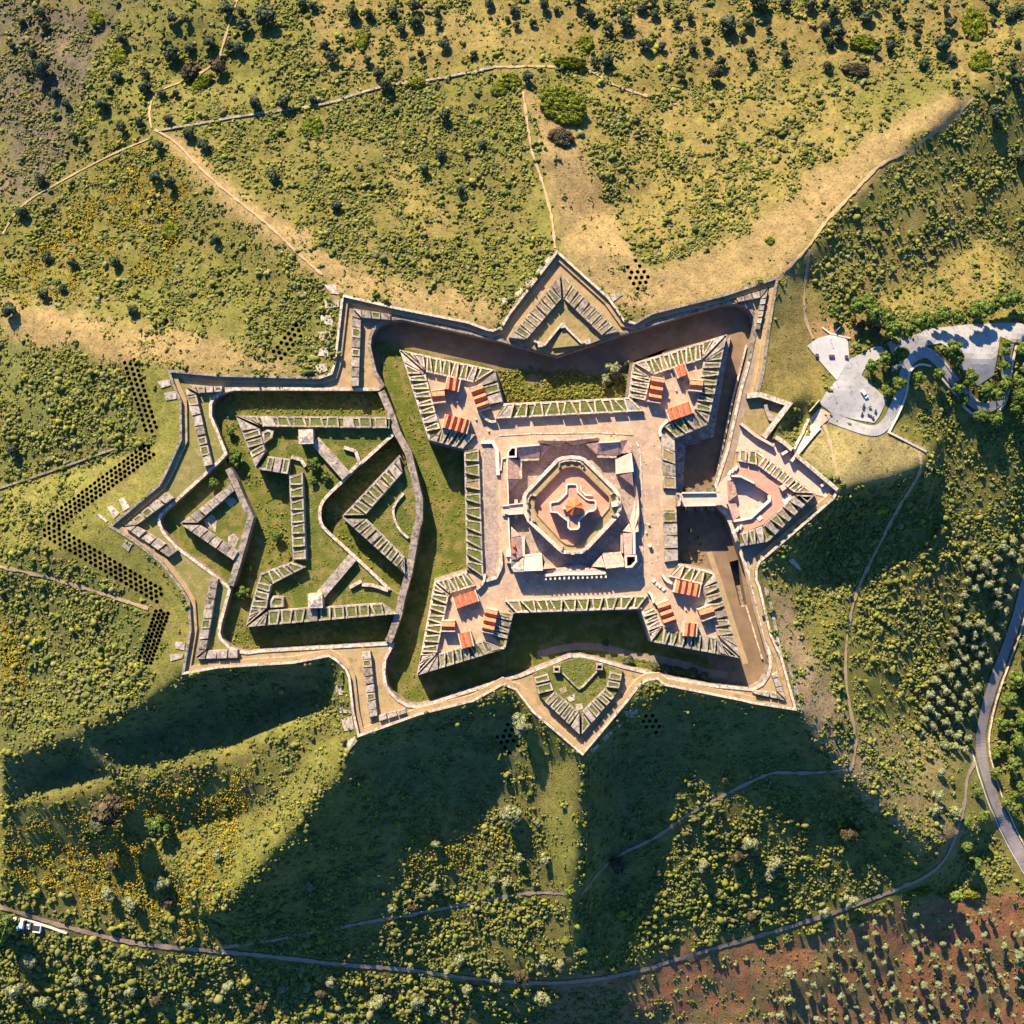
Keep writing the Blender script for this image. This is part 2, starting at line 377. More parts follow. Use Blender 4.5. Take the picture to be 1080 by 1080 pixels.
def gpt(s):
    p = np.array(pix(s)); x, y, z = PG(p[:,0], p[:,1]); return list(zip(x, y, z))

# ---------------------------------------------------------------- wolf pits (positions first: the hillside is holed for them)
def band(a, b, rows, across, width, skip=0.0):
    (ax_, ay), (bx, by) = pix(a)[0], pix(b)[0]; dx, dy = bx-ax_, by-ay; l = math.hypot(dx, dy); ux, uy = dx/l, dy/l
    out = []
    for i in range(rows):
        for j in range(across):
            if random.random() < skip: continue
            t = (i+0.5*(j % 2)+0.25)/rows*l; w = (j/(across-1)-0.5)*width
            out.append((ax_+ux*t-uy*w+random.uniform(-.3,.3), ay+uy*t+ux*w+random.uniform(-.3,.3)))
    return out
PITS = [('the band leading down to the upper left glacis corner', band('5:178,490', '5:298,865', 14, 3, 11)),
 ('the upper arm of the left slope chevron', band('q8:478,340', 'q8:165,575', 24, 4, 13.5)),
 ('the lower arm of the left slope chevron', band('q8:140,590', 'q8:510,808', 23, 4, 13.5)),
 ('the short band beside the lower left glacis', band('7:352,805', '7:255,1080', 14, 4, 13)),
 ('the scrub left of the upper glacis notch', band('5:1070,320', '5:930,480', 7, 3, 11, 0.15)),
 ('the dry patch right of the upper ravelin', band('9:800,140', '9:885,250', 4, 4, 16, 0.1)),
 ('the shaded slope left of the lower ravelin', band('a:528,768', 'a:545,790', 4, 4, 17, 0.2)),
 ('the shaded slope right of the lower ravelin', band('a:683,752', 'a:697,775', 4, 4, 17, 0.2))]
PITR = 1.0
pit_w = []
for lab, ps in PITS:
    a = np.array(ps); x, y, z = PG(a[:,0], a[:,1]); pit_w.append(list(zip(x, y, z)))

# ---------------------------------------------------------------- ground colours (what grows or lies there, plus a painted sunlit spur flank)
def vnear(px, py, poly, blur):
    """soft mask of a survey polygon at world grid points given in pixels; edges are broken up with noise"""
    q = px+(fbm(px, py, 26, 31)-0.5)*blur*2.2; r = py+(fbm(px, py, 26, 57)-0.5)*blur*2.2
    k = np.zeros(px.shape); n = 0
    for dx in (-1, 0, 1):
        for dy in (-1, 0, 1):
            k += inside(poly, q+dx*blur*0.45, r+dy*blur*0.45); n += 1
    return k/n
# (polygon, blur px, ground colour or None, scrub density or None)
TAN = (0.315,0.205,0.095); DRY = (0.245,0.178,0.055); LAWN_OR_LIT = (0.195,0.175,0.04); RED = (0.33,0.13,0.065); PURP = (0.125,0.095,0.075); OLV = (0.165,0.135,0.036)
ZONES = [
 ("a:0,0 150,0 95,70 70,170 0,215", 30, PURP, 0.9), ("a:330,0 1080,0 1080,80 800,85 600,60 330,95", 22, (0.235,0.165,0.055), 0.45),
 ("a:180,160 340,110 550,95 560,250 500,300 340,290", 20, OLV, 0.95), ("a:400,180 440,170 470,230 455,290 425,250", 18, DRY, 0.4),
 ("a:590,80 800,80 950,120 830,215 690,275 640,230", 18, DRY, 0.72),
 ("a:640,325 700,280 780,250 850,190 950,128 1018,95 1030,105 930,175 868,240 828,292 690,332", 13, TAN, 0.05),
 ("a:553,95 600,128 640,210 668,285 655,330 590,262 578,190", 9, TAN, 0.16),
 ("a:590,262 655,330 690,330 690,285 640,255", 8, TAN, 0.22), ("a:352,316 262,262 205,205 166,142 186,142 240,188 300,232 362,292", 6, TAN, 0.2),
 ("a:360,308 420,320 520,345 530,320 470,300 380,285 250,205 230,200 300,270", 14, TAN, 0.3),
 ("a:0,322 60,325 130,342 200,350 270,372 320,384 345,396 180,391 120,385 0,350", 13, TAN, 0.3),
 ("a:150,385 185,395 198,460 190,492 120,550 60,560 165,480", 8, LAWN_OR_LIT, 0.02), ("a:60,560 120,560 190,620 204,668 190,712 165,742 150,742 176,640", 7, LAWN_OR_LIT, 0.02),
 ("a:828,292 850,265 870,250 856,300 862,345 870,420 835,430 803,414 812,347", 6, DRY, 0.04), ("a:860,330 920,320 900,360 850,352", 8, (0.36,0.20,0.10), 0.15),
 ("a:870,445 985,470 960,500 895,515 840,475", 6, (0.33,0.245,0.105), 0.03), ("a:860,300 1000,180 1080,200 1080,320 960,340 880,330", 26, DRY, 0.62),
 ("a:812,620 830,620 860,690 915,800 965,850 985,895 960,880 890,830 845,752", 12, (0.31,0.205,0.125), 0.3),
 ("a:620,1025 760,998 900,978 1000,942 1090,940 1090,1090 560,1090", 10, RED, 0.2), ("a:540,1030 620,1010 660,1090 540,1090", 18, (0.22,0.14,0.07), 0.6),
 ("a:860,560 960,500 1060,560 1065,640 1025,780 960,770 890,640", 20, OLV, 1.5), ("a:0,560 130,620 170,680 130,740 0,800", 14, (0.125,0.125,0.035), 1.2),
 ("a:0,350 130,390 150,460 0,510", 14, (0.15,0.145,0.04), 1.2), ("a:0,515 150,475 50,560 0,590", 12, LAWN_OR_LIT, 0.55),
 ("a:200,720 350,705 330,755 130,815 0,840 0,808 90,775", 9, (0.125,0.125,0.045), 0.36), ("a:380,790 540,740 560,800 520,860 400,840", 16, (0.12,0.125,0.045), 0.36),
 ("a:630,790 720,730 720,820 680,900 640,960", 14, (0.13,0.125,0.045), 0.36), ("a:690,740 830,750 880,820 860,850 760,800", 14, (0.12,0.125,0.04), 0.36),
 ("a:480,860 600,860 600,1010 330,1010 420,950", 20, OLV, 1.0), ("a:690,860 860,850 900,900 800,960 660,980", 22, OLV, 1.3),
 ("a:0,960 600,1030 560,1080 0,1080", 14, (0.13,0.12,0.035), 1.3), ("a:365,780 300,880 230,960 222,945 280,860 340,780", 7, LAWN_OR_LIT, 0.55),
 ("a:870,770 1010,760 1020,930 960,890", 24, (0.24,0.175,0.08), 0.75),
 ("a:985,590 1070,590 1070,640 1030,790 985,790 1000,690", 6, (0.10,0.098,0.03), 0.45), ("a:556,770 585,785 612,800 608,1005 598,1005 580,905", 4, LAWN_OR_LIT, 0.3), ("a:180,170 340,300 335,330 230,270 150,240 120,320 20,320 10,250 90,150", 16, OLV, 0.95),  # slim wedge under the lower ravelin: sunlit spur flank painted as lighter ground
]
BLOOM = [("a:115,150 165,150 195,200 175,290 20,320 12,290 90,205", 12, 0.8), ("a:0,880 80,858 170,830 262,815 250,900 225,955 190,985 60,945 0,915", 12, .6),
 ("a:0,640 25,660 30,720 0,740", 8, 0.8), ("a:430,870 560,880 540,920 420,920", 16, 0.25)]
RZ = next(i for i, q in enumerate(ZONES) if q[2] == RED)
ZP = [(pix(s), b, c, d) for s, b, c, d in ZONES]
def ground_colour(px, py):
    c = np.empty(px.shape+(3,)); n = fbm(px, py, 60, 5)[..., None]
    c[:] = np.array((0.185,0.152,0.040))*(n)+np.array((0.145,0.135,0.03))*(1-n)
    for poly, b, k, d in ZP:
        if k is None: continue
        m = vnear(px, py, poly, b)[..., None]; c = c*(1-m)+np.array(k)*m
    rm = vnear(px, py, pix(ZONES[RZ][0]), 12)*np.clip((fbm(px, py, 16, 63)-.47)*5, 0, .75); c = c*(1-rm[..., None])+np.array((0.17,0.14,0.055))*rm[..., None]
    f = fbm(px, py, 9, 77)[..., None]; g = fbm(px, py, 22, 91)[..., None]
    c = c*(0.72+0.56*f)*np.array((.95, 1.0, .92))
    w = np.clip((g-0.55)*5, 0, 1)*0.4                      # drifts of bare soil between the grass
    return c*(1-w)+(c*0.35+np.array((0.28,0.175,0.075))*0.65)*w
def scrub_density(px, py):
    d = np.full(px.shape, 0.72)
    for poly, b, k, q in ZP:
        if q is None: continue
        m = vnear(px, py, poly, b); d = d*(1-m)+q*m
    return d

# ---------------------------------------------------------------- terrain mesh
def terrain():
    ax = np.arange(-303, 303.1, 3.0); X, Y = np.meshgrid(ax, ax)
    X = X+rng.uniform(-.7, .7, X.shape); Y = Y+rng.uniform(-.7, .7, Y.shape); X = X.ravel(); Y = Y.ravel()
    ax = np.arange(-423, 423.1, 12.0); A, B = np.meshgrid(ax, ax); A = A.ravel(); B = B.ravel(); k = np.maximum(abs(A), abs(B)) > 306
    X = np.concatenate([X, A[k]]); Y = np.concatenate([Y, B[k]])
    loops = [densify(CREST, 4.0, True)]
    for b in pit_w:
        for x, y, z in b: loops.append([(x+PITR*math.cos(t*math.pi/4), y+PITR*math.sin(t*math.pi/4)) for t in range(8)])
    keep = ~inside(offset(ccw(CREST), 1.4), X, Y)
    pc = np.array([(x, y) for b in pit_w for x, y, z in b])
    for x, y in pc: keep &= (X-x)**2+(Y-y)**2 > 1.5**2
    X, Y = X[keep], Y[keep]
    V = [Vector((a, b)) for a, b in zip(X, Y)]+[Vector((sx*q, sy*q)) for q in (900, 2600) for sx, sy in ((-1,-1),(0,-1),(1,-1),(-1,0),(1,0),(-1,1),(0,1),(1,1))]
    E = []
    for l in loops:
        b = len(V); V += [Vector(p[:2]) for p in l]; E += [(b+i, b+(i+1) % len(l)) for i in range(len(l))]
    r = delaunay_2d_cdt(V, E, [], 0, 1e-5)
    co = np.array([p[:] for p in r[0]]); tri = np.array([list(t) for t in r[2] if len(t) == 3])
    cx = co[tri].mean(axis=1); ok = ~inside(CREST, cx[:,0], cx[:,1])
    for x, y in pc: ok &= (cx[:,0]-x)**2+(cx[:,1]-y)**2 > (PITR*0.9)**2
    tri = tri[ok]
    a = co[tri]; fl = (a[:,1,0]-a[:,0,0])*(a[:,2,1]-a[:,0,1])-(a[:,1,1]-a[:,0,1])*(a[:,2,0]-a[:,0,0]) < 0
    tri[fl] = tri[fl][:, ::-1]
    z = hz(co[:,0], co[:,1]); far = np.maximum(abs(co[:,0]), abs(co[:,1]))
    z = np.where(far > 430, np.interp(far, [430, 900, 2600], [-100, -130, -160]), z)
    on = np.array(loops[0])
    for i, p in enumerate(co):
        if abs(z[i]-ZC) < 2.5 and np.min((on[:,0]-p[0])**2+(on[:,1]-p[1])**2) < 1e-3: z[i] = ZC
    me = bpy.data.meshes.new('hillside'); me.from_pydata(np.column_stack([co, z]).tolist(), [], tri.tolist())
    px, py = topix(co[:,0], co[:,1], z); c = np.ones((len(co), 4)); c[:, :3] = ground_colour(px, py)
    at = me.color_attributes.new('Col', 'FLOAT_COLOR', 'POINT'); at.data.foreach_set('color', c.ravel())
    me.polygons.foreach_set('use_smooth', [True]*len(me.polygons)); me.materials.append(M['ground'])
    o = bpy.data.objects.new('hillside', me); col.objects.link(o)
    tag(o, 'scrubby green and tan hillside falling away all round the star fort', 'hillside', kind='structure')
terrain()
GR = None
for (lab, ps), b in zip(PITS, pit_w):
    for x, y, z in b:
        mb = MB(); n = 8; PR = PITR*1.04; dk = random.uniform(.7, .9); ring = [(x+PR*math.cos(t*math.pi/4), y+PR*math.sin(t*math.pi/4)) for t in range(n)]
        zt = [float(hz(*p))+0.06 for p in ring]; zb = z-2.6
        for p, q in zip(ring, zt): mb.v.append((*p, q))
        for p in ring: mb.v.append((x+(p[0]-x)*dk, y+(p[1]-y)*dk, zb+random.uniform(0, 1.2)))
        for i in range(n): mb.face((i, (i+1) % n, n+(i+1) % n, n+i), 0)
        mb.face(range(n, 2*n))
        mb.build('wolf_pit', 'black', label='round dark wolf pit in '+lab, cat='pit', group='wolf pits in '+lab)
# ---------------------------------------------------------------- fort: ground levels
def ground(name, label, poly, z0, z1, top, side='masonry', holes=(), cat='ground', batter=0.0):
    mb = MB(); mb.prism(poly, z0, z1, holes=holes, top=0, side=1, batter=batter)
    return mb.build(name, [top, side], origin=(0, 0, 0), label=label, cat=cat, kind='structure')
TRENCH = pts("12:340,62 12:386,50 12:432,292 12:397,296", ZM)
UM = offset(ccw(pts(U_S, ZW)), 0.6)
mb = MB(); mb.prism(UM, ZM-0.5, ZM, holes=[TRENCH], top=0, side=0)
q = ccw(TRENCH); b0 = len(mb.v)
for zz in (ZM, ZM-7): mb.v += [(p[0], p[1], zz) for p in q]
for i in range(4): j = (i+1) % 4; mb.face((b0+i, b0+4+i, b0+4+j, b0+j), 1)
mb.face([b0+4+i for i in range(4)], 1)
mb.build('moat_floor', ['wetdirt', 'masonry'], origin=(0, 0, 0), label='brown earth floor of the dry moat round the main fort', cat='ground', kind='structure')
ground('covered_way', 'tan covered way between the moat edge and the outer glacis wall', offset(ccw(CREST), -0.05), ZM-1, ZW, 'cover', holes=[U])
def sheet(name, label, s, z, mat, kind='structure', cat='ground', rag=0.0):
    p = pts(s, z) if isinstance(s, str) else s
    if rag: p = [(x+random.uniform(-rag, rag), y+random.uniform(-rag, rag)) for x, y in densify(p, 5, True)]
    mb = MB(); mb.prism(p, z-0.3, z, top=0, side=0); return mb.build(name, mat, origin=(0, 0, 0), label=label, cat=cat, kind=kind)
# moat lawns, inside the moat walls (the works standing on them cover the rest)
Z0 = ZM+0.02
sheet('moat_lawn', 'bright green lawn in the left moat of the main fort', "14:450,505 14:430,400 14:500,380 1:130,170 1:300,225 1:420,245 1:660,300 9:130,690 9:250,690 9:300,760 9:350,770 9:440,720 9:560,700 9:640,760 9:800,700 9:830,640 9:1000,585 9:1080,560 2:330,250 2:340,460 4:0,580 4:370,560 4:430,725 4:700,800 12:200,540 12:300,640 12:260,690 12:0,645 13:780,300 13:640,262 13:550,245 13:240,345 15:720,680 15:600,695 15:500,625 15:475,540 15:520,390 15:575,160 8:1000,340 6:1060,830 6:1045,720 6:990,480 6:930,360 6:900,270 6:840,120", Z0, 'moss', rag=1.0)
HD = "5:690,990 5:645,850 5:610,780 5:610,720 5:650,680 5:720,650 6:300,152 6:780,154 6:860,200 6:900,300 6:985,480 6:1045,740 6:1040,830 8:1020,200 8:985,370 8:940,540 8:890,690 8:880,722 8:220,760 8:110,762 8:40,718 8:10,640 7:660,900 7:715,680 7:760,560 7:810,320 7:760,220 7:690,80"
sheet('hornwork_ditch_lawn', 'rough green ditch floor round the left outwork', HD, -10.0, 'moss', rag=0.0)
sheet('small_ditch_lawn', 'green floor of the small ditch round the left tip ravelin', "7:680,20 7:400,255 7:340,310 7:345,370 7:430,480 7:690,670 7:740,560 7:810,320 7:740,210", -9.0, 'moss')
sheet('moat_path', 'pale grey worn path curving through the shaded lower moat', ribbon(smooth(pts("13:330,245 13:450,215 13:560,200 13:700,215 13:800,248 13:1080,292 12:200,630 12:330,650", ZM+.05)), 3.4), ZM+0.05, 'track', cat='path')
sheet('moat_path', 'pale strip of path along the foot of the lower right bastion', ribbon(pts("12:235,10 12:290,170 12:385,470 12:425,590", ZM+.05), 2.6), ZM+0.06, 'path', cat='path')
nU = len(U); iU = min(range(nU), key=lambda k: math.hypot(*(Vector(U[k])-Vector(P(242, 682, ZW)))))
sheet('covered_way_lawn', 'olive lawn on the covered way round the far left tip', offset(ccw([CREST[k % len(CREST)][:2] for k in range(61, 75)]+[U[k % nU] for k in range(nU+4, iU-1, -1)]), -.5), ZW+.03, 'lawn')
PLZ = "1:590,535 2:0,545 2:470,560 4:500,330 4:420,470 3:640,500 3:540,420 1:525,690"
ground('fort_plateau', 'trodden tan courtyard ground of the main fort', pts("1:300,590 1:560,300 1:640,480 2:0,480 2:330,440 2:560,360 2:700,560 2:530,650 11:60,400 4:560,310 4:730,380 4:560,700 4:400,540 4:0,535 3:660,560 3:580,690 3:340,520 3:460,380 1:450,690", 0), ZM, -0.06, 'dirt')

# ---------------------------------------------------------------- parapets
def plain(parent, name, poly, z0, z1, mat, top=None):
    mb = MB(); mb.prism(poly, z0, z1, top=0, side=1); return mb.build(name, [top or mat, mat], parent)
def run(parent, out, inn, n, z0, zt, sole='turf', fill='turf', border='pale', sill=0.7, bw=0.7, go=(0.26, 0.26), gi=(0.04, 0.04), rail=True, jit=0.085, flip=False):
    """a stretch of parapet between an outer and an inner edge: sole, copings and n merlons with turf tops"""
    oa, ob = pts(out, zt); ia, ib = pts(inn, zt); zs = z0+sill
    mb = MB(); mb.prism([oa, ob, ib, ia], z0, zs, top=0, side=1); mb.build('parapet_sole', [sole, 'masonry'], parent)
    L = math.hypot(ob[0]-oa[0], ob[1]-oa[1])
    ctr = lerp(lerp(oa, ob, .5), lerp(ia, ib, .5), .5)
    def strip(a, b, w, zz0, zz1, sgn):
        d = Vector((b[0]-a[0], b[1]-a[1])).normalized(); nrm = Vector((d.y, -d.x))
        if (ctr[0]-a[0])*nrm.x+(ctr[1]-a[1])*nrm.y < 0: nrm = -nrm
        p = [(a[0]-nrm.x*.12, a[1]-nrm.y*.12), (b[0]-nrm.x*.12, b[1]-nrm.y*.12), (b[0]+nrm.x*w, b[1]+nrm.y*w), (a[0]+nrm.x*w, a[1]+nrm.y*w)]
        m = MB(); m.prism(p, zz0, zz1); return m
    if rail:
        strip(oa, ob, 1.0, zs-0.25, zs+0.32, 1).build('coping', border, parent)
        strip(ia, ib, 0.7, z0-0.1, zs+0.25, 1).build('coping', border, parent)
    def foot(p):
        return ((p[0]-oa[0])*(ob[0]-oa[0])+(p[1]-oa[1])*(ob[1]-oa[1]))/(L*L)
    def framed(q, fl):
        if area(q) < 0: q = list(reversed(q))
        q = offset(q, -0.06); inner = offset(q, -bw); h = zt+random.uniform(-.3, .25)
        if fl in ('slab', 'grey') and border == 'slab' or area(inner) < 1.5 or len(q) == 3 and area(q) < 14:
            mb = MB(); mb.prism(q, zs, h); mb.build('merlon', random.choice(('slab', 'slab', 'grey')) if border == 'slab' else border, parent); return
        mb = MB(); mb.prism(q, zs, h, holes=[inner]); me = mb.build('merlon', border, parent)
        t = MB(); t.prism(offset(inner, 0.02), zs, h-0.22); t.build('turf_top', fl, me)
    ta, tb = max(0.0, min(.45, foot(ia)*.85)), min(1.0, max(.55, 1-(1-foot(ib))*.85)); O0, O1 = oa, ob
    for t0, i_, o_, sg in ((ta, ia, oa, 1), (1-tb, ib, ob, -1)):
        if t0*L > 3.5:
            nn = 2 if t0*L > 9 else 1; far = lerp(oa, ob, ta if sg > 0 else tb)
            for w in range(nn):
                p, q_ = lerp(o_, far, (w+.06)/nn), lerp(o_, far, (w+.92)/nn)
                framed([p, q_, lerp(i_, lerp(p, q_, .7), .04), lerp(i_, p, .06)], random.choice((fill, 'slab', fill)))
    oa, ob = lerp(O0, O1, ta), lerp(O0, O1, tb)
    for k in range(n):
        j = [random.uniform(-jit, jit) for _ in range(4)]
        t0, t1 = (k+go[0]+j[0])/n, (k+1-go[1]+j[1])/n; s0, s1 = (k+gi[0]+j[2])/n, (k+1-gi[1]+j[3])/n
        t0, s0 = max(0.003, t0), max(0.003, s0); t1, s1 = min(.997, t1), min(.997, s1)
        q = [lerp(oa, ob, t0), lerp(oa, ob, t1), lerp(ia, ib, s1), lerp(ia, ib, s0)]
        framed(q, fill if random.random() > .3 else random.choice(('dryturf', 'slab', 'turf')))
ZB = 2.0                        # main fort parapet top
def bastion(label, body, terre=None):
    p = pts(body, 0.0); c = (sum(a[0] for a in p)/len(p), sum(a[1] for a in p)/len(p), ZM)
    mb = MB(); mb.prism(p, ZM, 0.0, top=0, side=1, batter=0.9)
    return mb.build('bastion', ['dirt', 'masonry'], origin=c, label=label, cat='bastion', group='corner bastions of the main fort')
BN = bastion('upper left bastion of the main fort with four red roofed barracks', "1:105,190 1:600,295 1:640,465 1:655,530 1:590,600 1:525,690 1:440,705 1:255,655")
run(BN, "1:105,190 1:600,295", "1:240,305 1:490,360", 6, 0, ZB); run(BN, "1:600,300 1:640,465", "1:480,395 1:575,480", 2, 0, ZB, fill='slab', border='slab', go=(.08,.08), gi=(.1,.1))
run(BN, "1:255,655 1:108,196", "1:315,600 1:238,315", 7, 0, ZB); run(BN, "1:440,705 1:258,658", "1:500,630 1:325,600", 4, 0, ZB, border='slab')
BE = bastion('upper right bastion of the main fort with a bright red roof', "2:335,258 2:820,110 2:720,578 2:540,655 2:470,600 2:400,530 2:310,450")
run(BE, "2:335,260 2:818,112", "2:440,318 2:690,240", 6, 0, ZB); run(BE, "2:310,440 2:332,266", "2:395,455 2:425,335", 4, 0, ZB)
run(BE, "2:818,116 2:722,572", "2:700,250 2:655,500", 6, 0, ZB, border='slab'); run(BE, "2:718,578 2:545,650", "2:640,510 2:490,590", 3, 0, ZB, border='slab')
BS = bastion('lower right bastion of the main fort beside the brown moat floor', "4:565,312 4:752,362 4:890,808 4:430,722 4:372,560 4:400,480 4:480,370 4:500,318")
run(BS, "4:568,316 4:750,362", "4:520,385 4:690,425", 3, 0, ZB, fill='pink', border='pale'); run(BS, "4:754,368 4:888,802", "4:695,440 4:775,690", 6, 0, ZB, fill='dryturf', border='slab')
run(BS, "4:886,806 4:432,722", "4:765,700 4:490,655", 7, 0, ZB, border='slab'); run(BS, "4:430,720 4:380,566", "4:485,640 4:445,540", 3, 0, ZB)
BW = bastion('lower left bastion of the main fort above the green moat', "3:690,575 3:650,757 3:195,897 3:285,408 3:455,355 3:545,400 3:560,480 3:620,530")
run(BW, "3:692,580 3:652,752", "3:615,570 3:580,690", 4, 0, ZB, border='slab'); run(BW, "3:648,758 3:200,894", "3:540,715 3:305,785", 6, 0, ZB, border='slab')
run(BW, "3:196,890 3:284,414", "3:298,780 3:360,480", 6, 0, ZB); run(BW, "3:287,410 3:452,358", "3:365,470 3:500,430", 3, 0, ZB)
def curtain(label, body):
    p = pts(body, 0.0); c = (sum(a[0] for a in p)/len(p), sum(a[1] for a in p)/len(p), ZM)
    mb = MB(); mb.prism(p, ZM, -0.02, top=0, side=1)
    return mb.build('curtain_wall', ['dirt', 'masonry'], origin=c, label=label, cat='curtain wall', group='curtain walls of the main fort')
CN = curtain('upper curtain wall with zigzag pale merlons above the shaded courtyard strip', "1:640,468 2:310,440 2:405,500 2:395,520 2:0,530 1:640,560")
run(CN, "9:150,862 9:825,828", "9:110,940 9:880,900", 9, 0, 2.6)
CW = curtain('left curtain wall with grey ribs above the bright green lawn', "1:440,700 1:522,690 3:545,400 3:455,358")
run(CW, "1:440,712 3:452,350", "1:515,700 3:540,390", 9, 0, ZB, border='slab', sole='turf')
CE = curtain('right curtain wall of bare grey stone with dark slit embrasures', "2:545,652 4:565,308 4:498,312 2:475,600")
run(CE, "2:548,660 11:65,475", "2:478,620 11:0,470", 4, 0, ZB, border='slab', fill='slab', go=(.05,.05), gi=(.015,.015), rail=True)
run(CE, "4:558,40 4:566,300", "4:488,40 4:498,310", 4, 0, ZB, border='slab', fill='slab', go=(.05,.05), gi=(.015,.015), rail=True)
CS = curtain('lower curtain wall with zigzag merlons above the deeply shaded moat', "3:690,575 4:378,556 4:410,470 3:640,500")
run(CS, "3:700,572 4:378,550", "3:650,508 4:410,482", 10, 0, ZB, border='pale')
# ledge at the foot of the upper right bastion
mb = MB(); mb.prism(pts("2:838,120 2:748,642 2:605,682 2:588,930 2:552,930 2:545,660 2:715,585 2:815,150", -9.5), ZM, -9.5, top=0, side=1)
mb.build('scarp_ledge', ['slab', 'masonry'], BE)

# ---------------------------------------------------------------- barrack houses on the bastions
def house(label, a, b, d, n, z=0.0, h=3.4, rise=1.75, chim=0):
    A, B, D = pts(a+' '+b+' '+d, z+h); u = Vector((B[0]-A[0], B[1]-A[1])); w = Vector((D[0]-A[0], D[1]-A[1]))
    A = Vector(A); q = [A, A+u, A+u+w, A+w]; c = A+u/2+w/2
    o = empty('barrack_house', (c.x, c.y, z), label=label, cat='house', group='red roofed barrack houses on the bastions')
    inn = offset(ccw([tuple(p) for p in q]), -0.35)
    mb = MB(); mb.prism(inn, z, z+h+0.05); mb.build('wall', 'plaster', o)
    un, wn = u.normalized(), w.normalized()
    for k in range(n):
        m = MB(); e0 = A+u*(k/n)-wn*.15; e1 = A+u*((k+1)/n)-wn*.15; r = (e0+e1)/2; W_ = w+wn*.3; zz = z+h; th = 0.18
        v = [(*e0, zz), (*(e0+W_), zz), (*(r+W_), zz+rise), (*r, zz+rise), (*e1, zz), (*(e1+W_), zz)]
        v += [(p[0], p[1], p[2]-th) for p in v]; m.v = v
        for f in ((0,1,2,3), (3,2,5,4), (6,9,8,7), (9,10,11,8), (0,3,9,6), (3,4,10,9), (1,7,8,2), (2,8,11,5), (0,6,7,1), (4,5,11,10)): m.face(f)
        rf = m.build('roof', 'tile', o)
        for e in (A+u*(k/n)+wn*.3, A+u*(k/n)+w-wn*.3):
            g = MB(); g.poly3([(*e, zz-.1), (*(e+u/n), zz-.1), (*(e+u/n/2), zz+rise-.16)]); g.build('gable', 'plaster', rf)
    ends = [(q[0], q[3]), (q[1], q[2])]
    for s in ((q[0]+q[3])/2-un*.05, (q[1]+q[2])/2+un*.05):
        m = MB(); m.box((s.x, s.y, z), (0.5, w.length+.5, h+.55), math.atan2(u.y, u.x)); m.build('side_wall', 'cream', o)
    pd = (q[2]+q[3])/2
    m = MB(); m.box((pd.x-wn.x*.3, pd.y-wn.y*.3, z), (1.2, 0.3, 2.1), math.atan2(u.y, u.x)); m.build('door', 'dark', o)
    return o
house('small two ridged red barrack beside the upper face of the upper left bastion', "1:352,332", "1:418,346", "1:343,392", 2)
house('small single ridged red barrack beside the left face of the upper left bastion', "1:272,402", "1:280,465", "1:335,398", 1)
house('wide four ridged red barrack at the bottom of the upper left bastion', "1:345,527", "1:470,558", "1:325,592", 4)
house('three ridged striped red barrack near the upper curtain on the upper left bastion', "1:472,392", "1:512,510", "1:532,370", 3)
house('small bright red barrack beside the upper face of the upper right bastion', "2:548,284", "2:600,264", "2:562,337", 2, rise=1.1)
house('small single ridged red barrack beside the right face of the upper right bastion', "2:628,345", "2:622,400", "2:692,350", 1)
house('wide plain bright red barrack at the bottom of the upper right bastion', "2:505,502", "2:625,460", "2:520,560", 4, rise=1.0)
house('three ridged striped red barrack near the upper curtain on the upper right bastion', "2:430,332", "2:410,455", "2:492,342", 3)
house('wide bright red barrack at the top of the lower left bastion', "3:380,495", "3:495,455", "3:400,548", 4, rise=1.0)
house('three ridged striped red barrack near the lower curtain on the lower left bastion', "3:555,548", "3:532,665", "3:612,560", 3)
house('small single ridged red barrack beside the left face of the lower left bastion', "3:325,612", "3:325,664", "3:390,614", 1)
house('small two ridged red barrack beside the lower face of the lower left bastion', "3:410,682", "3:470,667", "3:428,755", 2, rise=1.1)
house('wide four ridged red barrack at the top of the lower right bastion', "4:557,402", "4:682,427", "4:545,462", 4)
house('three ridged striped red barrack near the lower curtain on the lower right bastion', "4:455,528", "4:497,640", "4:515,507", 3)
house('small single ridged red barrack beside the right face of the lower right bastion', "4:668,552", "4:690,610", "4:737,532", 1)
house('small two ridged red barrack beside the lower face of the lower right bastion', "4:600,622", "4:665,627", "4:592,687", 2)

# ---------------------------------------------------------------- outworks
def work(name, label, cat, body, zb, zt, mats=('moss', 'masonry'), holes=()):
    p = pts(body, zt); c = (sum(a[0] for a in p)/len(p), sum(a[1] for a in p)/len(p), zb)
    mb = MB(); mb.prism(p, zb, zt, holes=[pts(h, zt) for h in holes], top=0, side=1)
    return mb.build(name, list(mats), origin=c, label=label, cat=cat)
HW = work('hornwork', 'long green topped outwork left of the main moat with rows of framed merlons', 'outwork',
 "6:90,285 6:895,290 6:925,370 6:895,387 6:740,530 6:660,612 6:565,700 6:535,745 6:528,790 6:535,850 6:570,892 8:700,272 8:890,452 8:960,490 8:932,576 8:140,647 8:213,368 8:385,302 6:365,592 6:198,562", -12, -4.4)
ZH = -1.0; ZF = -4.38
k = dict(sole='turf', border='slab', sill=2.2, bw=0.75, rail=True, go=(.16,.16), gi=(.06,.06))
run(HW, "6:92,287 6:890,293", "6:225,342 6:885,350", 8, ZF, ZH, **k); run(HW, "6:195,556 6:92,290", "6:245,470 6:212,352", 3, ZF, ZH, **k)
run(HW, "6:365,590 6:200,562", "6:375,512 6:255,496", 3, ZF, ZH, **k); run(HW, "8:387,306 6:367,596", "8:455,300 6:437,580", 7, ZF, ZH, **k)
run(HW, "8:216,368 8:385,305", "8:280,422 8:450,335", 3, ZF, ZH, **k); run(HW, "8:142,642 8:214,372", "8:250,548 8:274,425", 3, ZF, ZH, **k)
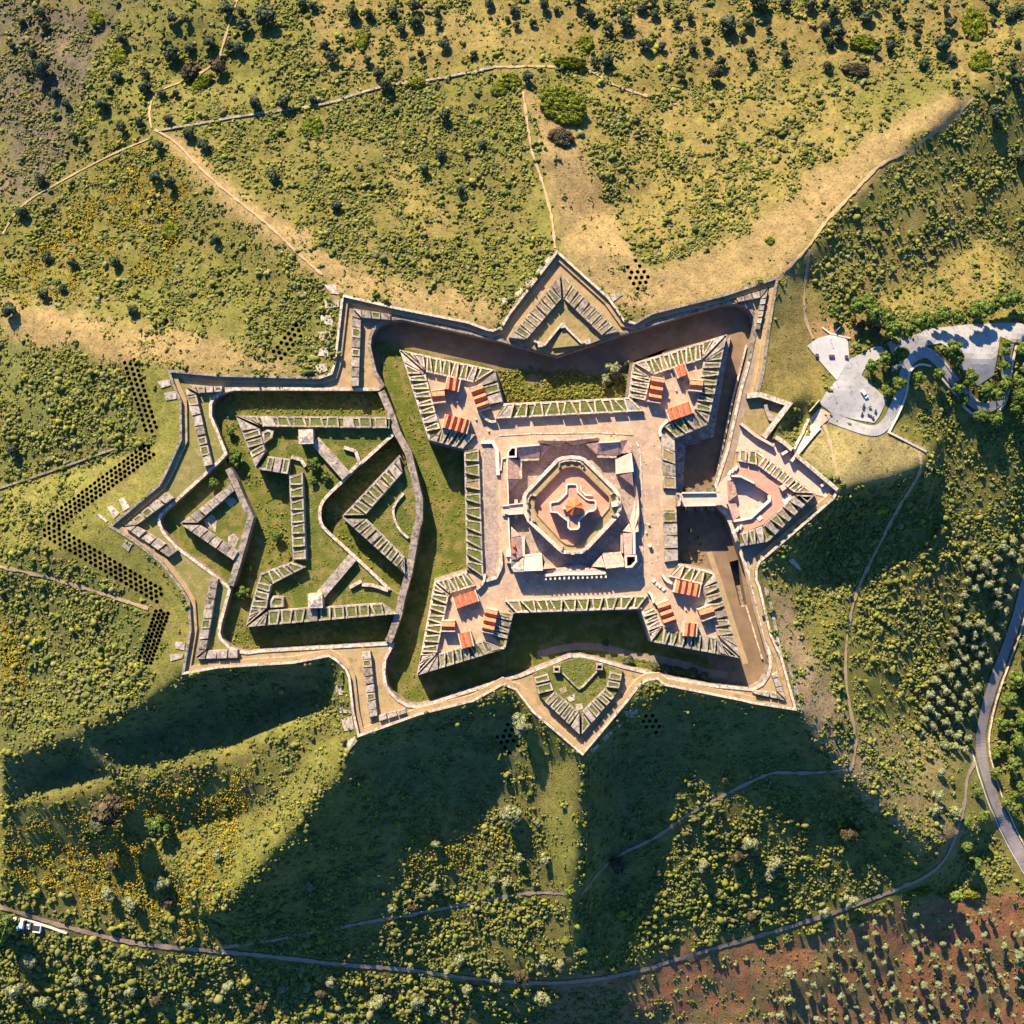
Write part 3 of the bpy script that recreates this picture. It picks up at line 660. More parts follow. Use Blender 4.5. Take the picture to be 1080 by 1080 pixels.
run(HW, "8:930,577 8:146,645", "8:850,522 8:258,560", 9, ZF, ZH, **k)
def wallthing(name, label, cat, line, width, z0, z1, mat='pale', closed=False, grp=None, z=None, sm=0):
    l = pts(line, z1) if isinstance(line, str) else line
    if sm: l = smooth(l, sm)
    mb = MB(); mb.wall(l, width, z0, z1, closed=closed, top=0, side=1); return mb.build(name, [mat, 'masonry'], label=label, cat=cat, group=grp)
wallthing('gorge_wall', 'long kinked gorge wall between the left outwork and the main moat', 'wall', "6:845,160 6:900,290 6:925,370 6:985,480 6:1042,720 6:1040,830 8:1028,130 8:985,370 8:948,500 8:935,575 8:895,690 8:880,720", 3.4, -12, -3.2, 'grey')
wallthing('gorge_wall', 'bent gorge wall closing the back of the left tip ravelin', 'wall', "7:690,70 7:725,140 7:762,230 7:806,322 7:735,570 7:702,675", 3.0, -12, -3.4, 'grey')
wallthing('ditch_wall', 'pale coping wall curving round the inner ditch of the left outwork', 'wall', smooth(pts("6:905,385 6:740,532 6:660,612 6:565,700 6:532,745 6:524,795 6:532,850 6:570,892 8:700,272 8:890,452", -3.6), 1), 1.5, -4.4, -3.6, 'pale')
TV = wallthing('traverse_wall', 'diagonal grey traverse wall below the upper square turret', 'wall', "6:500,415 6:664,600", 5.0, -4.4, -1.6, 'slab')
wallthing('traverse_wall', 'diagonal grey traverse wall above the lower square turret', 'wall', "8:695,285 8:530,478", 4.6, -4.4, -1.6, 'slab')
def turret(label, c, s, z1):
    (x, y), = pts(c, z1); o = MB().box((x, y, -4.4), (s, s, z1+4.4), R(2)).build('square_turret', 'plaster', label=label, cat='turret', group='square turrets of the left outwork')
    MB().box((x, y, z1), (s+.3, s+.3, .35), R(2)).build('roof_slab', 'pale', o); r = MB(); r.box((x, y, z1+.35), (s*.92, s*.92, .9), R(2), taper=.1); r.build('roof', 'pale', o)
turret('pale square turret on the upper merlon row of the left outwork', "6:455,395", 6.6, 1.0); turret('pale square turret on the lower merlon row of the left outwork', "8:503,508", 6.6, 1.0)
def pent(label, s):
    p = ccw(pts(s, -2.0)); mb = MB(); mb.prism(p, -4.4, -2.0, holes=[offset(p, -1.1)]); o = mb.build('gun_mound', 'slab', label=label, cat='mound', group='walled gun mounds')
    t = MB(); t.prism(offset(p, -1.08), -4.4, -2.4); t.build('turf_top', 'turf', o)
pent('small stone edged grassy mound at the upper left of the outwork', "6:225,372 6:255,358 6:287,365 6:280,400 6:235,432"); pent('small stone edged grassy mound at the lower left of the outwork', "8:285,482 8:340,488 8:338,540 8:272,545 8:268,512")
for lab, s in (('thin kerb wall by the right end of the lower traverse', "8:745,425 8:800,428 8:880,455"), ('short pale wall stub beside the lower traverse', "8:680,440 8:742,406"), ('short pale wall stub beside the upper traverse', "6:650,450 6:712,470"),
  ('bent thin wall at the foot of the upper traverse', "6:712,470 6:732,530 6:678,582"), ('curved pale wall behind the lower half bastion', "6:380,500 6:430,515 6:452,550")):
    wallthing('low_wall', lab, 'wall', s, 1.6, -4.4, -2.8, 'pale', grp='low walls inside the left outwork')
IR = work('inner_ravelin', 'triangular grassy ravelin pointing left inside the outwork ditch', 'ravelin', "6:640,810 6:940,488 6:985,580 6:1048,740 6:1046,830 8:1030,140 8:985,372 8:972,375", -12, -5.0)
run(IR, "6:642,806 6:938,492", "6:762,800 6:955,580", 6, -4.98, -1.6, **k); run(IR, "8:970,373 8:644,80", "8:965,285 8:765,85", 7, -4.98, -1.6, **k)
wallthing('low_wall', 'thin curving wall across the inner ravelin', 'wall', "6:960,690 6:910,750 6:905,800 8:935,140 8:985,185", 1.1, -5, -3.8, 'pale', grp='low walls inside the left outwork', sm=1)
WR = work('tip_ravelin', 'small triangular ravelin with bare slab parapets at the far left', 'ravelin', "7:440,353 7:715,138 7:765,230 7:806,322 7:740,560", -11, -5.2)
ks = dict(sole='turf', border='slab', fill='slab', sill=1.6, go=(.05,.05), gi=(.05,.05), rail=False)
run(WR, "7:442,352 7:713,142", "7:530,350 7:725,180", 5, -5.18, -2.2, **ks); run(WR, "7:735,558 7:444,358", "7:742,500 7:545,362", 5, -5.18, -2.2, **ks)
for lab, s in (('pale stone floor patch at the tip of the left ravelin', "7:565,340 7:605,305 7:632,335 7:625,400 7:585,375"), ('pale stone floor patch by the back of the left ravelin', "7:690,420 7:720,405 7:748,430 7:720,495 7:690,470"), ('pale stone slab by the upper back of the left ravelin', "7:670,235 7:710,215 7:740,240 7:700,270")):
    sheet('paved_patch', lab, s, -5.05, 'slab', kind='structure', cat='ground')
def chevron(label, parts, zb=ZW, zt=-2.6, body=None, fill='slab', n0='place_of_arms'):
    a = pts(body, ZW) if body else [p for o, i, n in parts for p in pts(o, zt)]
    o = empty(n0, (sum(p[0] for p in a)/len(a), sum(p[1] for p in a)/len(a), ZW), label=label, cat='parapet', group='slab parapets of the covered way')
    for out, inn, n in parts:
        run(o, out, inn, n, zb+.02, zt, sole='dryturf', border='slab', fill=fill, sill=.9, go=(.06,.06), gi=(.06,.06), rail=False)
chevron('chevron of stone slab parapets round the far left ditch tip', [("7:150,368 7:372,187", "7:215,362 7:408,220", 4), ("7:385,530 7:152,372", "7:428,495 7:215,366", 4)])
chevron('line of stone slab parapet blocks behind the upper left glacis wall', [("5:570,1060 5:465,634", "5:608,1030 5:525,668", 7), ("5:470,627 5:660,624", "5:532,660 5:660,652", 3)])
chevron('line of stone slab parapet blocks behind the lower left glacis wall', [("7:520,1050 7:597,622", "7:575,1008 7:638,640", 7), ("7:740,1050 7:525,1056", "7:740,1008 7:580,1012", 3)])
chevron('line of stone slab parapet blocks beside the upper left moat corner', [("14:295,628 14:300,224", "14:335,626 14:347,275", 7), ("14:303,222 14:500,250", "14:352,270 14:500,282", 3)])
chevron('line of stone slab parapet blocks beside the lower left moat corner', [("15:392,800 15:345,408", "15:432,765 15:395,425", 8), ("15:585,745 15:400,802", "15:578,722 15:434,762", 3)])
chevron('short slab parapet blocks at the upper right moat corner', [("10:590,122 10:545,340", "10:552,172 10:528,330", 5), ("10:412,172 10:588,118", "10:430,190 10:552,165", 3)])
chevron('short slab parapet blocks at the lower right moat corner', [("12:580,602 12:635,778", "12:560,645 12:590,735", 4), ("12:633,782 12:462,742", "12:588,738 12:475,728", 3)])
# ravelins
NR = work('upper_ravelin', 'pointed ravelin above the upper moat with dry grass and slab merlons', 'ravelin', "9:450,188 9:755,492 9:620,545 9:430,612 9:320,585 9:178,525", -12, -3.6, ('dryturf', 'masonry'))
kr = dict(sole='dryturf', border='slab', fill='dryturf', sill=1.3, rail=False, go=(.1,.1), gi=(.06,.06))
run(NR, "9:180,522 9:447,192", "9:270,530 9:452,318", 7, -3.58, -.9, **kr); run(NR, "9:453,192 9:752,490", "9:465,318 9:662,508", 7, -3.58, -.9, **kr)
m = MB(); a, b_, c_ = pts("9:405,575 9:555,560 9:465,470", -2.2); m.prism([a, b_, c_], -3.6, -2.2); m.build('raised_platform', 'dryturf', NR)
m = MB(); m.wall(pts("9:310,540 9:365,560 9:455,450 9:555,550 9:590,540", -2.4), .9, -3.6, -1.0); m.build('gorge_parapet', 'pale', NR)
for s in ("9:343,555", "9:588,540", "9:460,457"):
    (x, y), = pts(s, -1); MB().box((x, y, -3.6), (2.4, 2.4, 2.8), R(10)).build('sentry_box', 'pale', NR)
SR = work('lower_ravelin', 'pointed green ravelin below the shaded lower moat with framed merlons', 'ravelin', "13:303,350 13:333,462 13:552,668 13:747,442 13:772,332 13:650,290 13:540,262 13:400,305", -12, -4.0, ('turf', 'masonry'))
kr = dict(sole='turf', border='slab', fill='turf', sill=1.2, rail=False, go=(.12,.12), gi=(.05,.05))
run(SR, "13:335,458 13:306,352", "13:412,432 13:380,342", 2, -3.98, -1.2, **kr); run(SR, "13:550,664 13:337,464", "13:545,545 13:415,438", 5, -3.98, -1.2, **kr)
run(SR, "13:745,444 13:555,664", "13:682,422 13:560,545", 5, -3.98, -1.2, **kr); run(SR, "13:770,336 13:747,438", "13:705,335 13:685,416", 2, -3.98, -1.2, **kr)
m = MB(); m.wall(pts("13:445,330 13:530,415 13:545,425 13:565,412 13:640,330", -3), .6, -4, -2.8); m.build('inner_wall', 'slab', SR)
for s in ("13:428,325", "13:650,312"):
    (x, y), = pts(s, -1.5); o = MB(); o.wall([(x-1.6, y-1.4), (x+1.6, y-1.4), (x+1.6, y+1.4), (x-1.6, y+1.4)], .6, -4, -1.4, closed=True); o.build('sentry_box', 'slab', SR)
for s in ("13:480,470 13:520,450 13:525,480 13:495,495", "13:440,425 13:475,415 13:480,440 13:452,450", "13:525,505 13:560,500 13:565,530 13:530,535"):
    m = MB(); m.prism(pts(s, -3.8), -4, -3.8); m.build('stone_slab', 'slab', SR)

# ---------------------------------------------------------------- gate ravelin, bridge and gate court
ER = work('gate_ravelin', 'gate ravelin right of the main fort with a terracotta terrace', 'ravelin', "11:378,262 11:490,268 11:560,325 11:790,495 11:545,742 11:405,768 11:372,650 11:450,622 11:550,530 11:550,500 11:400,405 11:350,400", -11, -1.9, ('cover', 'masonry'))
kr = dict(sole='dryturf', border='pale', fill='dryturf', sill=.5, rail=True, go=(.12,.12), gi=(.05,.05))
run(ER, "11:380,264 11:488,270", "11:385,325 11:485,345", 2, -1.88, .9, **kr); run(ER, "11:492,272 11:782,493", "11:487,348 11:678,488", 6, -1.88, .9, **kr)
run(ER, "11:784,500 11:548,738", "11:680,500 11:520,662", 5, -1.88, .9, sole='turf', border='slab', fill='turf', rail=True); run(ER, "11:543,742 11:402,766", "11:515,665 11:398,702", 3, -1.88, .9, sole='turf', border='slab', fill='turf')
m = MB(); m.prism(pts("11:385,332 11:480,348 11:670,495 11:660,515 11:515,655 11:405,698 11:372,650 11:450,620 11:548,530 11:548,500 11:400,405 11:350,400", -1.0), -1.9, -1.0); m.build('terrace', 'pink', ER)
m = MB(); m.wall(pts("11:352,402 11:400,405 11:470,440", -.3), .8, -1.9, -.2); m.wall(pts("11:548,500 11:550,530 11:452,620 11:365,636", .2), 1.1, -1.9, .2); m.build('terrace_parapet', 'white', ER)
for s in ("11:355,375", "11:378,680"):
    (x, y), = pts(s, 0)
    for i in range(3): MB().box((x+i*1.5-1, y+i*1.1-1, -1.9), (1.0, 2.4, 1.9), R(-30)).build('buttress', 'white', ER)
for s in ("11:610,530 11:640,500 11:665,520 11:630,555", "11:480,622 11:500,605 11:515,622 11:495,638"):
    m = MB(); m.prism(pts(s, -.8), -1.0, -.7); m.build('skylight', 'white', ER)
(x, y), = pts("11:618,463", 1.5); MB().box((x, y, -1.0), (2.4, 2.4, 2.6), R(35)).build('stair_turret', 'plaster', ER)
ground('gate_yard', 'pale pink plastered yard sunk inside the gate ravelin', pts("11:330,400 11:400,403 11:560,500 11:556,540 11:455,628 11:362,640 11:345,640 11:270,560 11:285,440", -5), -12, -5.1, 'plaster')
for s, lab in (("11:335,425 11:365,420 11:382,500 11:340,530", 'mauve lean to roof on the upper side of the gate yard'), ("11:330,545 11:375,545 11:400,605 11:360,630", 'mauve lean to roof on the lower side of the gate yard')):
    q = pts(s, -1.6); o = MB(); zz = (-1.0, -2.4, -2.4, -1.0); o.prism([(p[0], p[1], z) for p, z in zip(q, zz)], -5.1, -2); o.build('guard_house', ['mauve', 'plaster'], label=lab, cat='building'); 
def mk_bridge():
    p = pts("11:88,492 11:285,490 11:330,515 11:330,548 11:285,553 11:92,557", 0); c = (p[0][0], p[0][1], ZM)
    o = empty('gate_bridge', c, label='pale pink bridge across the right moat to the gate ravelin', cat='bridge')
    m = MB(); m.prism(p, -1.8, -0.6, bottom=True); m.build('deck', 'plaster', o)
    for s in ("11:95,490 11:270,488", "11:95,557 11:270,553"):
        m = MB(); m.wall(pts(s, .5), .7, -.6, .55); m.build('parapet', 'white', o)
    for i in (.25, .55, .85):
        a = lerp(p[0], p[1], i); b = lerp(p[5], p[4], i); c2 = ((a[0]+b[0])/2, (a[1]+b[1])/2, ZM)
        MB().box(c2, (2.0, 11, 10.3), 0).build('pier', 'masonry', o)
mk_bridge()
o = work('gate_house', 'stone gatehouse block where the bridge meets the right curtain', 'gatehouse', "11:66,488 11:85,490 11:92,510 11:92,545 11:82,560 11:66,562", ZM, 3.0, ('slab', 'masonry'))
m = MB(); m.wall(pts("11:70,495 11:85,497 11:88,525 11:82,555 11:70,556", 4), .6, 3.0, 3.8, ); m.build('cornice', 'pale', o)
ground('gate_court', 'trodden pale court of the gate between ravelin and outer wall', pts("k6:245,80 k6:560,330 c5:220,470 c5:400,620 c5:440,660 c5:780,950 c5:890,1040 11:870,520 11:790,500 11:560,330 11:490,275 11:380,265", -4.9), -6.5, -5.15, 'plaster')
sheet('lower_gate_way', 'shaded grey strip along the lower face of the gate ravelin', "11:800,560 11:845,480 11:890,500 11:870,535 11:650,715 11:500,830 11:430,850 11:400,775 11:545,750", ZW+.11, 'track', cat='path')
m = wallthing('court_wall', 'long wall with shaded inner face right of the gate court', 'wall', "c5:425,645 c5:600,790 c5:785,945 c5:900,1042", 1.8, -5.4, -1.6, 'pale', grp='walls of the gate court')
wallthing('court_wall', 'wall above the gate court beside the walled garden', 'wall', "c5:195,440 c5:300,510 c5:385,585", 2.0, -5.4, -1.6, 'pale', grp='walls of the gate court')
wallthing('court_wall', 'pinkish wall on the lower side of the walled garden', 'wall', "k6:235,75 k6:400,210 k6:605,325", 1.3, -5.4, -2.6, 'plaster', grp='walls of the gate court')
wallthing('court_wall', 'short pale wall stub on the upper side of the gate passage', 'wall', "c5:265,640 c5:345,590", 1.3, -5.4, -2.6, 'white', grp='walls of the gate court')
wallthing('court_wall', 'short pale wall stub on the lower side of the gate passage', 'wall', "c5:375,720 c5:435,640", 1.3, -5.4, -2.2, 'white', grp='walls of the gate court')
wallthing('court_wall', 'pale crosswise wall stub at the corner end of the gate court', 'wall', "c5:712,1000 c5:790,945", 1.3, -5.4, -3.2, 'white', grp='walls of the gate court')
sheet('garden_lawn', 'green lawn inside the walled garden near the gate', "10:475,672 10:545,668 10:695,718 10:575,890 10:610,930 10:455,805", ZW+.05, 'dryturf')
wallthing('garden_wall', 'thick pale wall round the upper side of the walled garden', 'wall', "10:480,675 10:548,668 10:698,718 10:568,890", 2.4, -6.4, -2.4, 'pale')
o = work('ruined_wall', 'small broken grey wall stump on the garden lawn', 'ruin', "10:568,722 10:585,718 10:595,760 10:625,785 10:615,808 10:592,800 10:578,765", ZW, -3.8, ('slab', 'masonry'))
# long narrow drain and edging walls of the right moat
wallthing('moat_kerb', 'thin pale kerb wall along the brown floor of the right moat', 'wall', "12:425,285 12:510,565", .8, ZM, ZM+1.1, 'pale', grp='kerb walls in the right moat')
wallthing('moat_kerb', 'thin pale kerb wall along the dark upper part of the right moat', 'wall', "10:478,410 10:440,560 10:400,720 10:330,1060", .9, ZM, ZM+2.5, 'pale', grp='kerb walls in the right moat')
wallthing('moat_kerb', 'thin bent kerb outlining a paved square in the right moat', 'wall', "2:690,665 2:592,690 2:592,900 2:620,925 2:740,920", .7, ZM, ZM+.5, 'slab', grp='kerb walls in the right moat')
sheet('right_covered_road', 'grey worn road along the right covered way', ribbon(smooth(pts("10:505,470 10:440,800 11:330,400 11:345,560 11:410,760 12:470,250 12:555,540", ZW+.05)), 4.0), ZW+.06, 'track', cat='path')

# ---------------------------------------------------------------- walls along the moat edge and the glacis crest
def ringpart(ring, i0, i1): return ring[i0:i1+1] if i1 >= i0 else ring[i0:]+ring[:i1+1]
n = len(U); cuts = [0, 7, 10, 18, 23, 31, 37, 45, 54, 61, 69, n]
names = ['rounded counterscarp wall at the upper left outwork ditch corner', 'straight pale counterscarp wall above the outwork ditch', 'rounded counterscarp wall at the upper left moat corner', 'long counterscarp wall under the upper ravelin',
 'rounded counterscarp wall at the upper right moat corner', 'long counterscarp wall along the right moat by the gate', 'curved pale counterscarp wall at the lower right moat corner', 'winding pale counterscarp wall above the lower ravelin', 'rounded pale counterscarp wall at the lower left moat corner', 'pale counterscarp wall below the outwork ditch', 'counterscarp wall round the tip ravelin ditch at far left']
def section(ring, inner, i0, i1, z0, z1):
    n = len(ring); mb = MB(); mb.prism([ring[j % n][:2] for j in range(i0, i1+1)]+[inner[j % n][:2] for j in range(i1, i0-1, -1)], z0, z1, top=0, side=1); return mb
def off(ring, d): return offset(ring, d) if area(ring) > 0 else list(reversed(offset(list(reversed(ring)), d)))
UO, UI = off(U, .75), off(U, -.75)
for i in range(len(cuts)-1):
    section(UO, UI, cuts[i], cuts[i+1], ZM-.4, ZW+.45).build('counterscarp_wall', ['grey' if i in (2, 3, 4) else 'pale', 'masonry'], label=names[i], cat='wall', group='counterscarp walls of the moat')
n = len(CREST); C1, C2, C3 = off(CREST, -1.15), off(CREST, -1.17), off(CREST, -3.2)
cuts = [0, 2, 5, 8, 12, 15, 19, 22, 24, 29, 33, 38, 42, 47, 50, 53, 58, 61, 67, n]
clab = ['upper left tip', 'notch above the left outwork', 'upper left corner', 'left arm of the upper ravelin', 'right arm of the upper ravelin', 'bare slope towards the upper right corner', 'upper right flank above the car park', '', '',
 'shaded side under the gate ravelin', 'right flank facing the scrub slope', 'lower right corner', 'right arm of the lower ravelin', 'left arm of the lower ravelin', 'lower slope left of the ravelin', 'lower left notch spur', 'lower edge of the left outwork', 'lower arm of the far left tip', 'upper arm of the far left tip']
for i in range(len(cuts)-1):
    if i in (7, 8): continue
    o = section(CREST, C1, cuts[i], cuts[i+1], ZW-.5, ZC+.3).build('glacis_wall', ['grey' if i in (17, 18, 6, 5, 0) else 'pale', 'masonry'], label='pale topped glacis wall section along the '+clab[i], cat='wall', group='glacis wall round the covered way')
    section(C2, C3, cuts[i], cuts[i+1], ZW-.2, ZC-1.3).build('banquette', ['cover', 'pale'], o)
# ---------------------------------------------------------------- keep and court buildings
sheet('keep_court', 'grey cobbled court round the central keep', "16:150,215 16:330,125 16:650,110 16:840,150 16:850,600 16:840,780 16:370,820 16:180,790", 0.02, 'court', cat='ground')
RO = "16:250,410 16:262,385 16:425,215 16:455,203 16:500,198 16:545,201 16:575,212 16:735,370 16:757,400 16:762,470 16:755,505 16:735,530 16:585,690 16:560,705 16:510,712 16:455,705 16:435,690 16:275,540 16:258,500"
RI = "16:315,425 16:330,400 16:455,270 16:480,260 16:520,257 16:548,265 16:695,410 16:702,430 16:695,470 16:555,640 16:530,655 16:510,660 16:480,655 16:455,640 16:325,500 16:312,470"
KX, KY = P(605, 540, 0)
KEEP = empty('central_keep', (KX, KY, 0), label='pink terraced central keep with a cross shaped tower and a pleated orange dome', cat='keep')
ro, ri = pts(RO, 7.0), pts(RI, 7.0)
mb = MB(); mb.prism(ro, 0, 7.0, holes=[ri], top=0, side=1); mb.build('ring_gallery', ['cover', 'plaster'], KEEP)
mb = MB(); mb.wall(ccw(ro), 1.7, 7.0, 8.0, closed=True); mb.build('outer_parapet', 'cream', KEEP)
mb = MB(); mb.wall(ccw(ri), -0.55, 7.0, 7.45, closed=True); mb.build('inner_kerb', 'dryturf', KEEP)
mb = MB(); mb.prism(offset(ccw(ri), .1), 1.0, 4.8, top=0); mb.build('terrace', 'pink', KEEP)
CR = "d7:232,490 d7:255,468 d7:340,455 d7:372,430 d7:440,360 d7:440,265 d7:465,238 d7:570,238 d7:595,262 d7:600,335 d7:700,425 d7:740,440 d7:800,440 d7:830,465 d7:830,560 d7:800,590 d7:725,605 d7:635,690 d7:620,720 d7:620,790 d7:595,825 d7:495,830 d7:465,800 d7:462,720 d7:370,650 d7:335,615 d7:245,605"
cr = ccw(pts(CR, 12.0))
mb = MB(); mb.prism(cr, 4.8, 11.2, top=0, side=1); CT = mb.build('cross_tower', ['pink', 'plaster'], KEEP)
mb = MB(); mb.wall(cr, .75, 11.2, 12.0, closed=True); mb.build('tower_parapet', 'white', CT)
(dx, dy), = pts("d7:545,535", 13.5)
mb = MB(); mb.prism([(dx+3.5*math.cos(t*math.pi/8), dy+3.5*math.sin(t*math.pi/8)) for t in range(16)], 11.2, 13.6); mb.build('dome_drum', 'plaster', KEEP)
mb = MB(); nP = 16; mb.v = [(dx+(4.1 if t % 2 else 4.0)*math.cos((t+.5)*math.pi/8), dy+(4.1 if t % 2 else 4.0)*math.sin((t+.5)*math.pi/8), 13.2+(.45 if t % 2 else 0)) for t in range(nP)]+[(dx, dy, 16.0)]
mb.v += [(p[0], p[1], p[2]-.15) for p in mb.v[:nP]]+[(dx, dy, 13.3)]
for t in range(nP): mb.face((t, (t+1) % nP, nP)); mb.face((nP+1+(t+1) % nP, nP+1+t, 2*nP+1)); mb.face((t, nP+1+t, nP+1+(t+1) % nP, (t+1) % nP))
DM = mb.build('dome', 'orange', KEEP); MB().tube((dx, dy, 15.9), (dx, dy, 16.9), .16, .05).build('finial', 'white', DM)
(x, y), = pts("d7:420,545", 12); MB().box((x, y, 11.2), (1.1, 1.5, 2.0)).build('chimney', 'white', KEEP)
mb = MB(); mb.wall(pts("d7:625,260 d7:640,330 d7:690,385 d7:775,390", 6), .7, 4.8, 6.4); mb.build('stair_wall', 'white', KEEP)
for s in ("16:440,262 16:442,236 16:470,226 16:510,224 16:548,230 16:566,246 16:564,268", "16:322,405 16:295,402 16:280,425 16:276,480 16:286,525 16:318,540", "16:705,400 16:722,388 16:745,400 16:752,440 16:750,490 16:738,512 16:712,505", "16:455,662 16:455,690 16:475,702 16:520,704 16:565,698 16:582,680 16:575,660"):
    l = pts(s, 8.4); mb = MB(); mb.wall(l, .5, 7.0, 7.9); bt = mb.build('bartizan_parapet', 'pale', KEEP)
    for a, b in zip(densify(l, 1.5)[:-1:2], densify(l, 1.5)[1::2]):
        m = MB(); m.wall([a, b], .8, 7.9, 8.7); m.build('crenel', 'slab', bt)
(x, y), = pts("16:728,450", 9); MB().box((x, y, 7), (3.0, 2.4, 2.0), R(10)).build('stair_hut', 'white', KEEP)
ZHI, ZLO = 6.6, 4.2
def slope_roof(parent, hi, lo, mat, name='roof', z0=0.0, zh=ZHI, zl=ZLO, wallm='plaster'):
    q = [(*p, zh) for p in pts(hi, zh)]+[(*p, zl) for p in pts(lo, zl)]
    mb = MB(); mb.prism(q, z0, zh, top=0, side=1)
    o = mb.build(name, [mat, wallm], parent); return o
def strip_wall(parent, s, w, z1, mat='pale', z0=0.0, name='eave_wall'):
    mb = MB(); mb.wall(pts(s, z1), w, z0, z1); return mb.build(name, mat, parent)
def well(parent, s, z1=6.6, floor='black'):
    p = ccw(pts(s, z1)); mb = MB(); mb.prism(p, 0, z1, holes=[offset(p, -.8)]); o = mb.build('light_well', 'white', parent)
    mb = MB(); mb.prism(offset(p, -.75), 0, .6); mb.build('well_floor', floor, o)  # near-black floor paints the shade inside the open well
def block(label, c):
    (x, y), = pts(c); return empty('casemate_block', (x, y, 0), label=label, cat='building', group='corner blocks round the keep')
B = block('corner block with a dark square well upper left of the keep', "k1:230,250")
slope_roof(B, "k1:272,178 k1:545,150", "k1:530,298 k1:290,304", 'mauve'); slope_roof(B, "k1:548,150", "k1:655,170 k1:540,292", 'mauve', 'hip_roof')
slope_roof(B, "k1:166,545 k1:166,305", "k1:290,325 k1:298,538", 'mauve'); slope_roof(B, "k1:170,550", "k1:186,688 k1:300,545", 'mauve', 'hip_roof')
strip_wall(B, "k1:292,322 k1:525,312", 1.3, 4.0); strip_wall(B, "k1:312,340 k1:314,540", 1.4, 4.0); well(B, "k1:160,232 k1:205,172 k1:270,172 k1:270,296 k1:163,300"); strip_wall(B, "k1:275,172 k1:530,150", .8, 6.9, 'white', name='pale_ridge')  # white strip along the ridge paints the lit outer roof slope
B = block('corner block with a right wing painted sunlit pale upper right of the keep', "k2:620,200")
slope_roof(B, "k2:345,122 k2:580,107", "k2:560,270 k2:327,262", 'mauve'); slope_roof(B, "k2:343,122", "k2:195,142 k2:322,262", 'mauve', 'hip_roof'); slope_roof(B, "k2:585,105 k2:670,95 k2:715,160 k2:712,235 k2:695,240", "k2:600,250 k2:566,272", 'mauve', 'corner_roof')
slope_roof(B, "k2:697,243 k2:722,462", "k2:556,482 k2:552,310", 'plaster'); slope_roof(B, "k2:722,468", "k2:735,620 k2:582,500", 'mauve', 'hip_roof')  # right wing in pale plaster: its sunlit slope is put into the colour
strip_wall(B, "k2:325,282 k2:545,288", 1.2, 4.0); strip_wall(B, "k2:545,315 k2:556,485", 1.2, 4.0, 'white'); strip_wall(B, "k2:345,124 k2:580,110", .8, 6.9, 'white', name='pale_ridge'); strip_wall(B, "k2:705,245 k2:728,460", .8, 6.9, 'white', name='pale_ridge')  # white ridge strips stand for lit outer slopes here too
B = block('corner block with a lower wing painted sunlit pale lower left of the keep', "k3:280,680")
slope_roof(B, "k3:345,758 k3:568,758", "k3:556,602 k3:362,614", 'plaster'); slope_roof(B, "k3:572,758", "k3:712,745 k3:590,690", 'pink', 'hip_roof')  # lower wing roof painted pale to look sunlit, the tiles being mauve
slope_roof(B, "k3:206,660 k3:206,400", "k3:322,385 k3:335,612 k3:282,660", 'mauve'); slope_roof(B, "k3:206,395", "k3:206,272 k3:318,378", 'mauve', 'hip_roof'); slope_roof(B, "k3:206,666 k3:206,745 k3:235,790 k3:348,790 k3:342,758", "k3:350,625 k3:285,664", 'slab', 'corner_roof')
strip_wall(B, "k3:343,395 k3:346,612", 1.4, 4.0, 'white'); strip_wall(B, "k3:350,770 k3:568,762", 1.0, 6.9, 'white', name='pale_ridge'); strip_wall(B, "k3:355,606 k3:555,592", .9, 4.4, 'white')
for s in ("k3:236,490", "k3:233,565"):
    (x, y), = pts(s, 7); MB().box((x, y, 5.4), (1.3, 1.3, 1.4)).build('roof_vent', 'tile', B)
B = block('corner block with a dark reddish well lower right of the keep', "k4:680,660")
slope_roof(B, "k4:632,716 k4:420,738", "k4:382,602 k4:600,590 k4:628,640", 'mauve'); slope_roof(B, "k4:415,738", "k4:255,730 k4:370,602", 'mauve', 'hip_roof')
slope_roof(B, "k4:722,350 k4:718,592", "k4:632,592 k4:615,348", 'mauve'); slope_roof(B, "k4:722,342", "k4:690,240 k4:612,325", 'mauve', 'hip_roof')
strip_wall(B, "k4:600,342 k4:606,575", 1.0, 4.0); strip_wall(B, "k4:380,588 k4:600,575", 1.0, 4.0); strip_wall(B, "k4:742,345 k4:745,590", 1.2, 6.9, 'white', name='pale_ridge'); strip_wall(B, "k4:420,742 k4:635,720", .9, 6.9, 'pale', name='pale_ridge'); well(B, "k4:640,600 k4:772,596 k4:778,672 k4:722,740 k4:645,745", floor='black')
def gallery(label, c):
    (x, y), = pts(c); return empty('gallery', (x, y, 0), label=label, cat='gallery', group='galleries between the corner blocks')
B = gallery('narrow mauve roofed gallery on the upper side of the keep court', "16:490,125")
slope_roof(B, "k1:515,95 k1:835,104", "k1:770,162 k1:528,136", 'mauve', zh=5.2, zl=3.8); slope_roof(B, "k1:840,104 k2:340,62", "k2:350,98 k2:60,150", 'mauve', zh=5.2, zl=3.8); strip_wall(B, "k1:512,92 k1:860,98 k2:340,60", .8, 5.5, 'pale', name='pale_ridge')
B = gallery('arcaded pale gallery on the lower side of the keep court', "16:520,800")
slope_roof(B, "k3:1080,795 k4:420,800 k4:415,775", "k4:120,715 k3:830,735 k3:720,752 k3:590,772 k3:590,815", 'mauve', zh=4.6, zl=3.6)
strip_wall(B, "k3:582,830 k3:850,812 k4:210,812 k4:422,800", 1.3, 5.0, 'white', name='arcade_wall')
for i in range(14):
    x, y = lerp(pts("k3:600,850", 2)[0], pts("k4:415,825", 2)[0], i/13); MB().box((x, y-.5, 0), (.8, 1.4, 4.6), 0).build('buttress', 'white', B)
